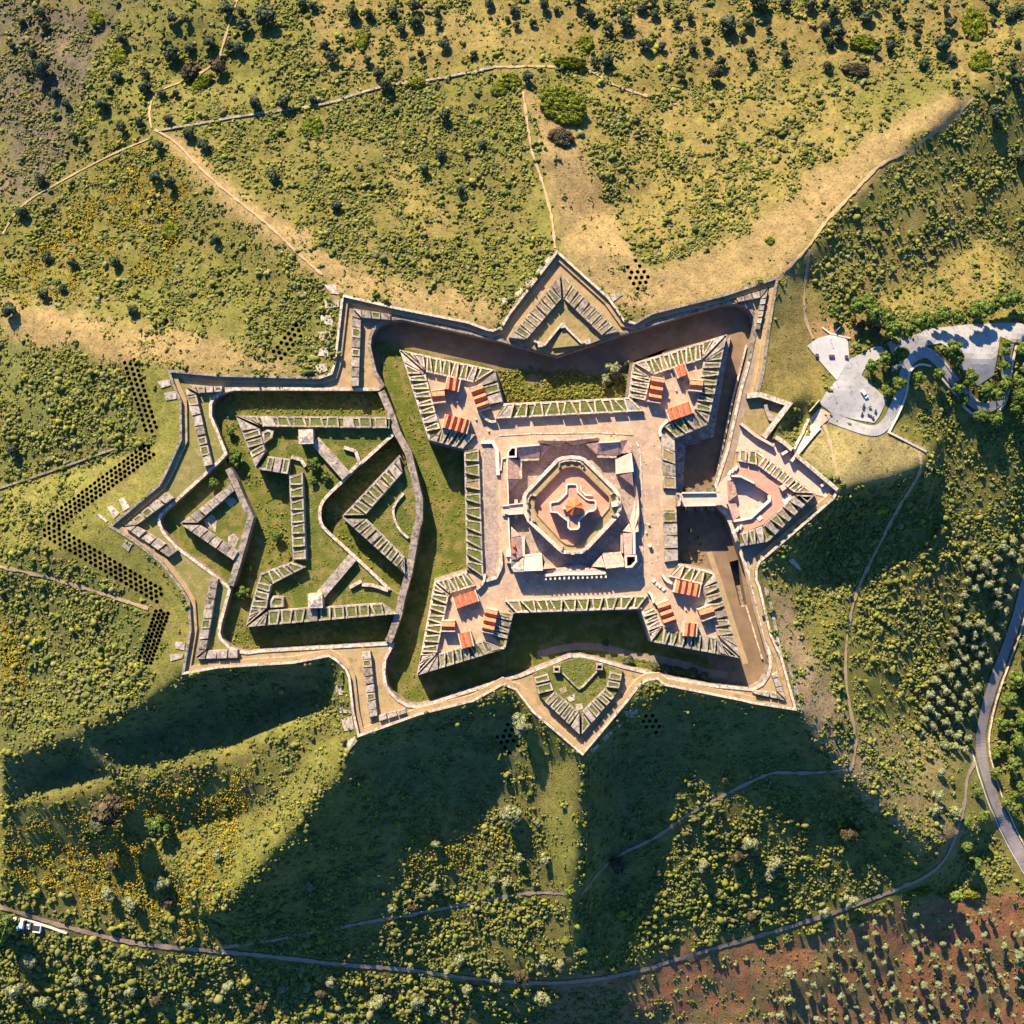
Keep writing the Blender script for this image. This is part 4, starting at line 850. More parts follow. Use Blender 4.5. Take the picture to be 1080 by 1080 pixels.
B = gallery('flat tan terrace gallery on the upper left side of the keep court', "k1:130,600")
mb = MB(); mb.prism(pts("k1:95,312 k1:158,305 k1:172,838 k1:92,846", 3.0), 0, 3.0, top=0, side=1); mb.build('roof_terrace', ['dirt', 'plaster'], B); strip_wall(B, "k1:160,305 k1:174,838", .6, 3.8, 'white', name='edge_parapet'); strip_wall(B, "k1:88,446 k1:102,310 k1:150,300", .6, 3.8, 'white', name='edge_parapet')
B = gallery('flat tan terrace gallery on the lower left side of the keep court', "k3:150,400")
mb = MB(); mb.prism(pts("k3:100,150 k3:172,150 k3:200,690 k3:150,690", 3.0), 0, 3.0, top=0, side=1); mb.build('roof_terrace', ['dirt', 'plaster'], B); strip_wall(B, "k3:175,165 k3:200,690", .6, 3.8, 'white', name='edge_parapet')
(x, y), = pts("k3:178,580", 4); MB().box((x, y, 3), (2.2, 3.0, 1.4)).build('hut', 'white', B)
p = pts("k1:100,852 k1:190,845 k1:345,815 k1:345,935 k1:175,945 k1:100,935", 4); o = empty('keep_bridge', (p[0][0], p[0][1], 0), label='short pale bridge from the left terrace to the keep gallery', cat='bridge')
mb = MB(); mb.prism(p, 3.0, 4.0, bottom=True); mb.build('deck', 'plaster', o)
for s in ("k1:185,835 k1:345,818", "k1:100,850 k1:180,843", "k1:170,945 k1:335,935", "k1:95,925 k1:172,938"):
    mb = MB(); mb.wall(pts(s, 4.8), .5, 3.0, 4.8); mb.build('parapet', 'white', o)
a, b = pts("k1:262,826", 0)[0], pts("k1:262,940", 0)[0]; MB().box(((a[0]+b[0])/2, (a[1]+b[1])/2, 0), (1.6, 9, 3.0)).build('pier', 'plaster', o)
out = pts("k2:748,500 k2:775,640 k2:795,760 k2:800,900 k2:795,1060 k4:790,180 k4:792,330 k4:735,345", 4); inn = pts("k4:722,300 k4:695,225 k2:690,1030 k2:725,900 k2:760,785 k2:738,640", .6)
mb = MB(); mb.prism([(x, y, 3.6+random.uniform(-.9, 1.2)) for x, y in densify(out, 2.0)]+[(x, y, .5) for x, y in inn], 0, 3, top=0, side=0); mb.build('ruined_slope', 'plaster', label='bright ragged ruined wall slope right of the keep', cat='ruin')
wallthing('drain_kerb', 'thin pale kerb line on the right side of the main courtyard', 'kerb', "16:838,128 16:858,160 16:868,300 16:872,755 16:840,795", .7, 0, .22, 'pale', grp='drain kerbs of the main courtyard')
wallthing('drain_kerb', 'thin pale kerb line on the upper side of the main courtyard', 'kerb', "16:130,95 16:300,85 16:640,80 16:820,90", .6, 0, .2, 'pale', grp='drain kerbs of the main courtyard')
wallthing('ramp_wall', 'pale stepped ramp wall at the upper left of the main courtyard', 'wall', "16:35,128 16:98,128 16:118,170 16:124,300", 1.7, 0, 1.2, 'white', grp='ramp walls of the main courtyard')
wallthing('ramp_wall', 'bent pale ramp wall at the lower left of the main courtyard', 'wall', "16:62,845 16:112,830 16:140,770 16:136,690", 1.7, 0, 1.5, 'pale', grp='ramp walls of the main courtyard')
wallthing('ramp_wall', 'curved pale wall at the neck of the upper right bastion', 'wall', "2:475,640 2:468,605 2:490,575 2:515,555", 1.4, 0, 1.8, 'white', grp='ramp walls of the main courtyard', sm=1)
wallthing('ramp_wall', 'curved pale wall at the neck of the lower left bastion', 'wall', "3:505,450 3:540,415 3:548,370", 1.2, 0, 2.0, 'pale', grp='ramp walls of the main courtyard', sm=1)
wallthing('ramp_wall', 'curved white wall at the neck of the lower right bastion', 'wall', "4:485,375 4:505,405 4:535,418", 1.2, 0, 1.9, 'white', grp='ramp walls of the main courtyard', sm=1)
wallthing('ramp_wall', 'curved white wall beside the lower curtain near the right bastion', 'wall', "4:410,460 4:430,480 4:440,520", 1.2, 0, 1.9, 'white', grp='ramp walls of the main courtyard', sm=1)
wallthing('ramp_wall', 'curved dark wall at the neck of the upper left bastion', 'wall', "1:520,510 1:545,545 1:580,565 1:605,560", 1.2, 0, 1.9, 'pale', grp='ramp walls of the main courtyard', sm=1)
sheet('courtyard_strip', 'darker weedy strip of ground along the left curtain', "16:50,150 16:95,150 16:118,300 16:125,680 16:105,820 16:58,840", .03, 'court')
(x, y), = pts("16:910,664", 1); o = MB().tube((x, y, 0), (x, y, 1.5), .85, .8, 12).build('well_head', 'white', label='round white well head standing on the right of the main courtyard', cat='well'); MB().tube((x, y, 1.5), (x, y, 1.75), 1.0, .9, 12).build('cap', 'white', o)
for i, s in enumerate(("4:440,405", "4:458,422", "4:472,434", "4:490,448")):
    (x, y), = pts(s, .5); o = MB().box((x, y, 0), (1.5, 1.3, .5), R(40), taper=.95).build('stone_block', 'white', label='square white stone block in the row near the lower right bastion neck', cat='block', group='white stone blocks in a row')
    MB().box((x, y, .5), (1.6, 1.4, .18), R(40)).build('top', 'white', o)
for i, (s, sz) in enumerate((("16:905,555", 1.1), ("16:892,598", .7), ("2:555,400", .9), ("2:518,440", .8), ("2:597,355", .7), ("1:405,460", .8), ("4:605,555", .8), ("1:500,550", .9), ("1:565,610", .9), ("2:450,512", .9), ("4:700,640", .8))):
    (x, y), = pts(s, .5); MB().tube((x, y, 0), (x, y, .8), sz*.6, sz*.5, 10).build('cistern_vent', 'white', label='small white stump like vent on the fort ground', cat='vent', group='small white vents on the fort ground')

# ---------------------------------------------------------------- roads, paths and walls outside
def drape(name, label, s, off, mat, cat='road', step=2.6):
    b = gpt(s) if isinstance(s, str) else s
    b = densify(ccw([(p[0], p[1]) for p in b]), step, True); a = np.array(b)
    gx, gy = np.meshgrid(np.arange(a[:,0].min(), a[:,0].max(), step), np.arange(a[:,1].min(), a[:,1].max(), step)); gx, gy = gx.ravel(), gy.ravel()
    k = inside(offset(b, -1.0), gx, gy); V = [Vector(p) for p in b]+[Vector((x, y)) for x, y in zip(gx[k], gy[k])]
    r = delaunay_2d_cdt(V, [], [list(range(len(b)))], 1, 1e-4); co = np.array([p[:] for p in r[0]]); z = hz(co[:,0], co[:,1])+off
    mb = MB(); mb.v = [(x, y, q) for (x, y), q in zip(co, z)]
    for t in r[2]:
        t = list(t)
        if area([co[i] for i in t]) < 0: t.reverse()
        mb.face(t)
    return mb.build(name, mat, origin=(0, 0, 0), label=label, cat=cat, kind='structure')
def trail(name, label, s, width, mat, off=.4, cat='path', sm=2, kind='structure', rag=.5):
    l = smooth(pix(s), sm); p = np.array(l); x, y, _ = PG(p[:,0], p[:,1]); l = densify(list(zip(x, y)), 1.6); n = len(l)
    ws = [width*(1+random.uniform(-rag, rag)) for _ in range(n)]; mb = MB(); half = 3
    for i in range(n):
        a, b = l[max(0, i-1)], l[min(n-1, i+1)]; d = math.hypot(b[0]-a[0], b[1]-a[1]) or 1; nx, ny = (b[1]-a[1])/d, -(b[0]-a[0])/d
        for j in range(-1, 2):
            X, Y = l[i][0]+nx*j*ws[i]/2, l[i][1]+ny*j*ws[i]/2; mb.v.append((X, Y, float(hz(X, Y))+off))
    for i in range(n-1):
        for j in range(2): q = i*3+j; mb.face((q, q+3, q+4, q+1))
    mb.f = [tuple(reversed(f)) for f in mb.f]
    return mb.build(name, mat, origin=(0, 0, 0), label=label, cat=cat, kind=kind)
def gwall(name, label, s, width, h, mat, sm=1, grp=None, cat='wall', base=-.6):
    l = pix(s); l = smooth(l, sm) if sm else l; p = np.array(l); x, y, _ = PG(p[:,0], p[:,1]); l = densify(list(zip(x, y)), 2.5); n = len(l); mb = MB()
    L, Rr = side_line(l, width/2), side_line(l, -width/2)
    for a, b, c in zip(L, Rr, l):
        z = float(hz(*c)); mb.v += [(*a, z+base), (*a, z+h), (*b, z+h), (*b, z+base)]
    for i in range(n-1):
        for j in range(3): q = 4*i+j; mb.face((q, q+4, q+5, q+1))
    mb.face((0, 1, 2, 3)); mb.face(tuple(4*n-1-i for i in range(4)))
    return mb.build(name, mat, label=label, cat=cat, group=grp)
drape('plaza', 'fan shaped pale concrete plaza above the car park', "c1:100,222 c1:200,152 c1:320,118 c1:440,138 c1:485,172 c1:500,352 c1:440,450 c1:380,548", .42, 'concrete')
drape('parking_ground', 'pale grey asphalt of the small car park by the gate', "c1:380,545 c1:500,352 c1:750,225 c1:800,225 c1:860,300 c1:740,370 c1:640,450 c1:615,500 c1:680,560 c1:860,735 c1:780,900 c1:735,955 c1:560,925 c1:330,860 c1:215,770 c1:280,660", .36, 'asphalt')
trail('road', 'pale service road curving round the car park to the gate', "17:290,500 17:350,525 17:420,550 17:480,560 17:520,530 17:553,460 17:583,390 17:588,330 17:615,262 17:680,235", 5.2, 'asphalt', .33, 'road', rag=.02)
drape('upper_road', 'wide grey road and pale turning ground in tree shade at the right edge', "c2:60,330 c2:90,375 c2:300,285 c2:600,250 c2:940,235 c2:1150,262 c2:1150,395 c2:1000,400 c2:880,345 c2:860,500 c2:830,660 c2:700,750 c2:650,690 c2:540,590 c2:520,470 c2:400,400 c2:300,420 c2:200,470 c2:120,560 c2:60,600 c2:0,640 c2:0,500 c2:-30,400", .38, 'asphalt')
trail('road', 'narrow road bending round the tree island at the right edge', "17:640,235 17:700,240 17:770,320 17:845,420 17:905,465 17:965,455 17:1000,400 17:1005,300 17:1020,200", 5.0, 'asphalt', .45, 'road', rag=.02)
trail('road', 'dark two lane road running down the right edge', "a:1098,560 a:1085,600 a:1071,656 a:1057,694 a:1044,730 a:1035,765 a:1033,790 a:1041,822 a:1055,860 a:1078,905 a:1110,960", 6.6, 'road', .55, 'road', rag=.015)
drape('gate_road', 'pale sandy ramp road leading from the car park into the gate', "c5:385,600 c5:500,390 c5:560,260 c5:620,190 c5:700,110 c5:840,190 c5:780,255 c5:690,335 c5:590,460 c5:430,645", .46, 'plaster')
G = 'low walls along the access roads'
gwall('road_wall', 'white low wall along the right side of the service road', "17:530,560 17:570,485 17:603,400 17:608,330 17:625,300 17:660,285 17:700,295", .9, .9, 'white', grp=G)
gwall('road_wall', 'straight white low wall ending on the dry slope by the service road', "17:526,562 17:600,600 17:680,642", .9, .9, 'white', 0, grp=G)
gwall('road_wall', 'grey low wall along the inner side of the tree island', "17:648,218 17:690,220 17:740,260 17:800,340 17:850,410 17:890,438 17:935,440", .8, .8, 'pale', grp=G)
gwall('road_wall', 'long pale low wall round the outer hairpin at the right edge', "17:1048,210 17:1028,290 17:1022,380 17:1000,450 17:960,493 17:900,497 17:850,480 17:800,410 17:740,340", .9, .9, 'white', grp=G)
gwall('road_wall', 'pale parapet wall along the outer edge of the two lane road', "a:1110,560 a:1094,600 a:1080,656 a:1066,694 a:1053,730 a:1044,765 a:1042,790 a:1050,822 a:1064,860 a:1087,905", .7, .8, 'pale', grp=G)
gwall('road_wall', 'low pale kerb along the inner edge of the two lane road', "a:1025,792 a:1034,824 a:1048,862 a:1071,907 a:1096,948", .6, .35, 'concrete', grp=G)
gwall('gate_wall', 'dark sided wall on the upper side of the gate ramp', "c5:560,245 c5:500,390 c5:395,580", 1.0, 1.8, 'pale', 0, grp='walls of the gate ramp')
gwall('gate_wall', 'pale wall on the lower side of the gate ramp', "c5:690,340 c5:600,440 c5:440,635", 1.2, 1.4, 'white', 0, grp='walls of the gate ramp')
gwall('plaza_wall', 'thin pale arc wall at the top of the fan plaza', "c1:245,52 c1:325,112 c1:345,112 c1:430,135 c1:510,152", .7, .7, 'white', 0)
gwall('stone_wall', 'old grey field wall running across the upper left hillside', "q1:500,415 q1:640,390 q1:780,365 q1:900,350 q1:1060,325 q2:40,300 q2:150,270 q2:300,252 q2:480,215", 1.0, .8, 'slab', grp='old field walls')
gwall('stone_wall', 'old dark field wall at the left edge between the slopes', "a:0,515 a:40,502 a:80,488 a:125,472", 1.0, 1.0, 'grey', grp='old field walls')
gwall('roadside_wall', 'pale low wall beside the track at the lower left corner', "c3:230,415 c3:480,485 c3:765,582", .8, .9, 'white', 0)
for lab, s, w_, m_ in (('reddish footpath climbing to the upper left trees', "q1:480,405 q1:470,350 q1:490,290 q1:590,255 q1:690,200 q1:715,110 q1:750,0", 1.0, 'path'), ('ridge footpath running down to the upper left fort corner', "q1:490,410 q1:560,450 q1:620,520 q1:720,610 q1:850,710 q1:940,800 q1:1020,870", 1.1, 'path'),
 ('faint footpath curving over the left flower slope', "q1:470,440 q1:350,490 q1:200,570 q1:60,650 q1:10,740", .8, 'path'), ('thin footpath beyond the bright bushes on the upper hillside', "q2:480,212 q2:690,210 q2:800,222 q2:850,270 q2:1060,330", 1.2, 'path'),
 ('ridge footpath down to the tip of the upper ravelin', "q2:575,290 q2:600,480 q2:632,560 q2:668,690 q2:676,785", 1.2, 'path'), ('ridge footpath along the upper right spur', "q3:318,862 q3:400,780 q3:450,700 q3:540,610 q3:620,520 q3:690,490 q3:800,420 q3:920,310", 1.5, 'path'),
 ('footpath below the upper right flank to the plaza', "q3:402,790 q3:385,900 q3:382,1000 q3:412,1072", 1.3, 'path'), ('winding footpath on the right slope', "17:650,640 17:665,700 17:640,760 17:560,880 17:470,1060 18:400,160 18:360,320 18:350,500 18:370,640 18:400,780 18:380,885", 1.6, 'path'),
 ('shaded footpath under the lower right spur', "18:380,890 18:230,908 18:100,905 q7:270,285 q7:100,370 q7:0,425 q6:1000,490 q6:850,555 q6:760,670", 1.5, 'track'), ('faint contour path through the shaded lower slope', "q6:735,670 q6:600,660 q6:400,700 q6:0,772 q5:900,810 q5:700,838", 1.8, 'track'),
 ('pale footpath over the dry grass beside the gate road', "c5:740,300 c5:800,450 c5:860,720 c5:920,950", 1.5, 'path'), ('tan ridge path at the left edge', "q8:0,712 q8:150,745 q8:300,790 q8:470,845", 1.6, 'path')):
    trail('footpath', lab, s, w_, m_)
trail('dirt_track', 'long dirt track winding along the bottom of the hill', "q7:925,250 q7:897,300 q7:895,370 q7:868,470 q7:840,550 q7:780,612 q7:640,668 q7:500,720 q7:280,790 q7:0,868 q6:930,918 q6:700,955 q6:430,940 q6:200,905 q6:0,892 q5:900,870 q5:700,850 q5:520,835 q5:400,820 q5:200,770 q5:0,708", 2.5, 'track', .45, 'road', sm=2, rag=.3)
# pale stone slabs left lying on the glacis edge
SLABS = ("14:155,100 14:215,98 14:232,150 14:190,145|14:155,175 14:235,180 14:232,215 14:165,222|14:135,258 14:205,258 14:200,312 14:145,300|14:125,345 14:190,342 14:195,398 14:135,388|14:120,432 14:185,422 14:178,470 14:125,468|14:110,520 14:170,505 14:175,545 14:130,560"
 "|9:355,135 9:395,95 9:410,110 9:375,150|9:310,190 9:345,150 9:358,165 9:330,205|9:262,235 9:300,205 9:312,222 9:275,255|9:208,295 9:240,260 9:255,280 9:225,310|9:125,320 9:190,312 9:195,335 9:160,350|9:700,300 9:765,290 9:770,300 9:720,335|5:325,600 5:390,590 5:395,620 5:345,635|5:360,660 5:420,650 5:425,690 5:370,700"
 "|7:125,230 7:150,218 7:182,270 7:150,290|7:65,268 7:90,258 7:130,300 7:100,330|7:5,305 7:25,305 7:70,340 7:60,348|7:140,470 7:160,440 7:195,460 7:175,500|7:415,965 7:470,970 7:465,1010 7:420,1000|7:390,1030 7:460,1030 7:455,1050 7:395,1065"
 "|15:225,685 15:290,690 15:300,745 15:235,745|15:245,780 15:300,760 15:312,830 15:260,840|15:270,895 15:320,865 15:330,890 15:285,940|15:215,600 15:250,600 15:255,650 15:220,655|13:775,540 13:850,530 13:840,575 13:790,570|13:600,740 13:645,705 13:650,720 13:615,755|13:740,610 13:770,585 13:775,600 13:750,625|13:660,680 13:710,640 13:715,655 13:680,695"
 "|11:640,835 11:670,830 11:715,885 11:700,890|11:740,700 11:770,670 11:780,685 11:755,710|11:860,565 11:915,530 11:918,545 11:875,580|12:520,190 12:540,200 12:545,235 12:525,235|12:640,590 12:655,590 12:672,660 12:655,660|12:670,700 12:690,700 12:708,825 12:690,825|12:545,270 12:560,270 12:615,555 12:600,555")
slab_places = ['left of the upper left fort corner']*6+['along the left arm of the upper ravelin']*5+['right of the upper ravelin']+['beside the upper left tip']*2+['beside the far left tip']*4+['at the lower left outwork corner']*2+['along the lower left spur']*4+['under the lower ravelin']*4+['under the gate ravelin wall']*3+['along the lower right flank']*4
for s, pl in zip(SLABS.split('|'), slab_places):
    p = ccw([(a, b) for a, b, c in gpt(s)]); mb = MB(); mb.prism([(x, y, float(hz(x, y))+.45) for x, y in p], min(float(hz(x, y)) for x, y in p)-1.0, 0); mb.build('stone_slab', 'slab', label='flat weathered stone slab lying on the slope '+pl, cat='slab', group='stone slabs on the slope '+pl)

# ---------------------------------------------------------------- vehicles and small things
def at(s):
    (a, b, c), = gpt(s); return a, b, c
def car(name, label, cat, s, heading, paint, L=4.3, W=1.8, h=1.45, van=False, off=.4):
    x, y, z = at(s); z += off; rz = heading; ca, sa = math.cos(rz), math.sin(rz)
    o = empty(name, (x, y, z), label=label, cat=cat); T = lambda u, v, w_: (x+u*ca-v*sa, y+u*sa+v*ca, z+w_)
    m = MB(); prof = [(-L/2, .35), (-L/2, .85), (-L/2+.15, .95), (L/2-1.1, .95) if not van else (L/2-.5, 1.0), (L/2-.1, .75), (L/2, .6), (L/2, .35)]
    for sgn in (-1, 1): m.v += [T(u, sgn*W/2, w_) for u, w_ in prof]
    k = len(prof)
    for i in range(k): j = (i+1) % k; m.face((i, j, k+j, k+i))
    m.face(range(k)); m.face(reversed(range(k, 2*k))); m.build('body', paint, o)
    a, b = (-L/2+.25, L/2-1.2) if not van else (-L/2+.05, L/2-.9); t0, t1 = (a+.35, b-.75) if not van else (a, b-.45)
    m = MB()
    for u, v, w_ in ((a, W/2-.05, .94), (b, W/2-.05, .94), (b, -W/2+.05, .94), (a, -W/2+.05, .94), (t0, W/2-.2, h), (t1, W/2-.2, h), (t1, -W/2+.2, h), (t0, -W/2+.2, h)): m.v.append(T(u, v, w_))
    for f in ((0,1,5,4), (1,2,6,5), (2,3,7,6), (3,0,4,7), (4,5,6,7)): m.face(f)
    m.build('cabin', 'glass' if not van else paint, o)
    m = MB(); c = T((t0+t1)/2, 0, h); m.box(c, (t1-t0+.06, W-.36, .05), rz); m.build('roof', paint, o)
    if van:
        m = MB(); m.box(T(b-.1, 0, 1.0), (.5, W-.25, .5), rz); m.build('windscreen', 'glass', o)
    for u in (-L/2+.8, L/2-.8):
        for v in (-1, 1):
            m = MB(); m.tube(T(u, v*(W/2-.18), .33), T(u, v*(W/2+.02), .33), .33, n=12); wv = m.build('wheel', 'dark', o)
            m = MB(); m.tube(T(u, v*(W/2+.02), .33), T(u, v*(W/2+.04), .33), .19, n=10); m.build('rim', 'concrete', wv)
    for v in (-1, 1):
        m = MB(); m.box(T(L/2-.02, v*(W/2-.35), .6), (.08, .35, .14), rz); m.build('headlight', 'paint', o)
    return o
car('parked_car', 'white hatchback parked alone on the pale asphalt car park', 'car', "c1:640,685", R(-53), 'paint')
car('parked_car', 'dark maroon car half hidden under the tree by the turning ground', 'car', "c2:545,545", R(-60), 'redpaint')
car('parked_van', 'white delivery van beside the track at the lower left edge', 'van', "c3:260,475", R(-100), 'paint', L=5.6, W=2.3, h=2.4, van=True, off=.15)
o = car('parked_car', 'small white car next to the van at the lower left edge', 'car', "c3:332,495", R(-105), 'paint', L=3.6, W=1.8, off=.15)
x, y, z = at("c3:438,520"); o = empty('shed', (x, y, z), label='small white shed with a dark panel roof beside the lower left track', cat='shed')
MB().box((x, y, z-.5), (4.0, 4.0, 2.6), R(-8)).build('wall', 'paint', o); MB().box((x-.2, y+.4, z+2.1), (3.6, 2.9, .15), R(-8)).build('roof', 'dark', o); MB().box((x+.3, y-2.03, z), (.9, .1, 1.9), R(-8)).build('door', 'concrete', o)
x, y, z = at("c3:175,520"); o = empty('trailer', (x, y, z), label='low trailer under a pale blue sheet at the lower left edge', cat='trailer')
MB().box((x, y, z+.5), (4.2, 2.2, .9), R(-8), taper=.92).build('cover', 'blue', o); MB().box((x, y, z+.3), (4.4, 2.3, .2), R(-8)).build('bed', 'concrete', o)
for u in (-1, 1): MB().tube((x+.3, y+u*1.0, z+.3), (x+.3, y+u*1.25, z+.3), .35, n=12).build('wheel', 'dark', o)
x, y, z = at("c3:185,410"); o = MB().tube((x, y, z-.3), (x, y, z+1.8), .9, .9, 14).build('water_tank', 'paint', label='round white water tank above the blue covered trailer', cat='tank'); MB().tube((x, y, z+1.8), (x, y, z+2.0), .95, .3, 14).build('lid', 'paint', o)
def bench(label, s, rz, L=2.2, mat='dark', nm='bench', cat='bench', grp='dark benches on the car park'):
    x, y, z = at(s); z += .42; o = empty(nm, (x, y, z), label=label, cat=cat, group=grp); ca, sa = math.cos(rz), math.sin(rz)
    MB().box((x, y, z+.42), (L, .55, .1), rz).build('seat', mat, o)
    MB().box((x-sa*.28*-1, y+ca*.28*-1, z+.5), (L, .08, .45), rz).build('backrest', mat, o)
    for u in (-.4, .4): MB().box((x+ca*u*L, y+sa*u*L, z-.1), (.12, .5, .53), rz).build('leg', 'concrete', o)
for s, a, l, lab in (("c1:630,800", 75, 3.0, 'long dark bench left of the bench group on the car park'), ("c1:615,872", 70, 2.2, 'short dark bench at the lower left of the car park bench group'), ("c1:692,803", 20, 1.4, 'tiny dark bench in the middle of the car park bench group'), ("c1:743,845", 72, 2.0, 'dark bench near the right edge of the car park'), ("c1:690,880", -25, 2.4, 'slanted dark bench at the bottom of the bench group'), ("c1:720,910", 70, 1.8, 'dark bench closest to the lower rim of the car park')): bench(lab, s, R(a), l)
for s, sz, lab in (("c1:190,315", (1.5, 1.5), 'square dark planter at the left edge of the fan plaza'), ("c1:330,324", (2.6, 1.4), 'oblong brown planter in the middle of the fan plaza'), ("c1:470,330", (1.6, 1.6), 'square dark planter at the right edge of the fan plaza')):
    x, y, z = at(s); o = MB().box((x, y, z+.4), (*sz, .8), 0).build('planter', 'rock', label=lab, cat='planter', group='planters on the fan plaza'); MB().box((x, y, z+1.2), (sz[0]-.3, sz[1]-.3, .06), 0).build('soil', 'bark', o)
for s, h, lab in (("c1:318,172", 2.8, 'thin post on the fan plaza'), ("c1:370,556", 2.8, 'thin post where the plaza meets the road'), ("c1:332,645", 4.2, 'tall thin lamp post on the left of the car park')):
    x, y, z = at(s); o = MB().tube((x, y, z), (x, y, z+h), .09, .06, 8).build('lamp_post', 'dark', label=lab, cat='lamp post'); MB().box((x, y, z+h), (.5, .3, .14), .5).build('lamp_head', 'dark', o)
def board(label, a, b, h, mat, off=.1):
    p, q = at(a), at(b); z = (p[2]+q[2])/2; L = math.hypot(q[0]-p[0], q[1]-p[1]); rz = math.atan2(q[1]-p[1], q[0]-p[0]); c = ((p[0]+q[0])/2, (p[1]+q[1])/2)
    o = empty('notice_board', (*c, z), label=label, cat='board'); MB().box((*c, z+.7), (L, .22, h-.7), rz).build('panel', mat, o)
    for t in (.05, .95): MB().box((p[0]+(q[0]-p[0])*t, p[1]+(q[1]-p[1])*t, z-.4), (.2, .3, h+.5), rz).build('post', 'dark', o)
board('long pale notice board left of the gate road', "c1:105,855", "c1:215,735", 3.0, 'pale'); board('blue notice board behind the fan plaza', "c1:365,90", "c1:402,48", 2.4, 'blue')
x, y, z = at("q7:908,972"); m = MB()
for i in range(26):
    a_ = random.uniform(0, 6.28); r_ = 3.2*math.sqrt(random.random()); s_ = random.uniform(.9, 2.0); m.box((x+r_*math.cos(a_), y+r_*math.sin(a_)*.8, z-.5), (s_, s_*.8, random.uniform(.8, 2.4)*(1.2-r_/4.5)), random.uniform(0, 3), taper=.6)
m.build('rock_heap', 'rock', label='dark heap of broken rock on the red earth', cat='rock heap', kind='thing')
# ---------------------------------------------------------------- trees
def raw_mesh(name, V, F, mat):
    """V (n,3), F (m,k) arrays -> mesh, quickly"""
    me = bpy.data.meshes.new(name); k = F.shape[1]
    me.vertices.add(len(V)); me.vertices.foreach_set('co', V.astype(np.float32).ravel())
    me.loops.add(F.size); me.loops.foreach_set('vertex_index', F.astype(np.int32).ravel())
    me.polygons.add(len(F)); me.polygons.foreach_set('loop_start', (np.arange(len(F))*k).astype(np.int32)); me.polygons.foreach_set('loop_total', np.full(len(F), k, np.int32))
    me.materials.append(M[mat]); me.update(); me.validate(); return me
def ico():
    t = (1+5**.5)/2; v = np.array([(-1,t,0),(1,t,0),(-1,-t,0),(1,-t,0),(0,-1,t),(0,1,t),(0,-1,-t),(0,1,-t),(t,0,-1),(t,0,1),(-t,0,-1),(-t,0,1)])/math.sqrt(1+t*t)
    f = np.array([(0,11,5),(0,5,1),(0,1,7),(0,7,10),(0,10,11),(1,5,9),(5,11,4),(11,10,2),(10,7,6),(7,1,8),(3,9,4),(3,4,2),(3,2,6),(3,6,8),(3,8,9),(4,9,5),(2,4,11),(6,2,10),(8,6,7),(9,8,1)])
    return v, f
IV, IF = ico()
def ico2():
    v = [tuple(p) for p in IV]; f = []; mid = {}
    def m(a, b):
        k = (min(a, b), max(a, b))
        if k not in mid:
            p = (np.array(v[a])+np.array(v[b])); p /= np.linalg.norm(p); mid[k] = len(v); v.append(tuple(p))
        return mid[k]
    for a, b, c in IF:
        x, y, z = m(a, b), m(b, c), m(c, a); f += [(a, x, z), (b, y, x), (c, z, y), (x, y, z)]
    return np.array(v), np.array(f)
JV, JF = ico2()
def crown_mesh(name, mat, r, seed, lumps=9, flat=.75, loose=.0, leaf=.34, per=70, ell=(1, 1), cap=9.0):
    """leaf faces on the shells of several lumps, over small dark cores; base of the crown at z = 0"""
    g = np.random.default_rng(seed); tri = []
    n = lumps; a = g.uniform(0, 6.283, n); d = r*np.sqrt(g.uniform(0, 1, n))*(.62+.25*loose); C = np.column_stack([d*np.cos(a)*ell[0], d*np.sin(a)*ell[1], r*flat*(.55+.5*g.random(n)*(1-(d/r)**2))])
    C[0] = (0, 0, r*flat*.85); Rr = r*g.uniform(.32, .52, n)*(1-.25*loose); Rr[0] = r*.55; Rr = np.minimum(Rr, cap*g.uniform(.6, 1.1, n))
    for c, q in zip(C, Rr):
        v = JV*q*.86*(1+g.uniform(-.16, .16, (len(JV), 1)))+c; tri.append(v[JF].reshape(-1, 3))
        u = g.normal(size=(per, 3)); u[:, 2] = np.abs(u[:, 2])*.9-.25; u /= np.linalg.norm(u, axis=1)[:, None]
        p = c+u*q*g.uniform(.82, 1.16, (per, 1)); s = leaf*g.uniform(.6, 1.3, (per, 1))
        t1 = np.cross(u, g.normal(size=(per, 3))); t1 /= np.linalg.norm(t1, axis=1)[:, None]; t2 = np.cross(u+g.normal(size=(per, 3))*.5, t1); t2 /= np.linalg.norm(t2, axis=1)[:, None]
        tri.append(np.stack([p-t1*s, p+t1*s*.7-t2*s*.8, p+t2*s], axis=1).reshape(-1, 3)); tri.append(np.stack([p-t1*s*.4+t2*s*.7, p-t2*s, p+t1*s*.9], axis=1).reshape(-1, 3))
    V = np.concatenate(tri); V[:, 2] = np.maximum(V[:, 2], .02*r); return raw_mesh(name, V, np.arange(len(V)).reshape(-1, 3), mat)
def trunk_mesh(name, h, r, seed):
    g = random.Random(seed); m = MB(); m.tube((0, 0, -.6), (0, 0, h*.6), r*.10, r*.075, 7)
    for i in range(4):
        a = i*1.6+g.uniform(-.4, .4); m.tube((0, 0, h*.5), (math.cos(a)*r*.5, math.sin(a)*r*.5, h*.75+r*.35), r*.05, r*.02, 6, cap=False)
    me = bpy.data.meshes.new(name); me.from_pydata(m.v, [], m.f); me.materials.append(M['bark']); return me
PROTO = {}
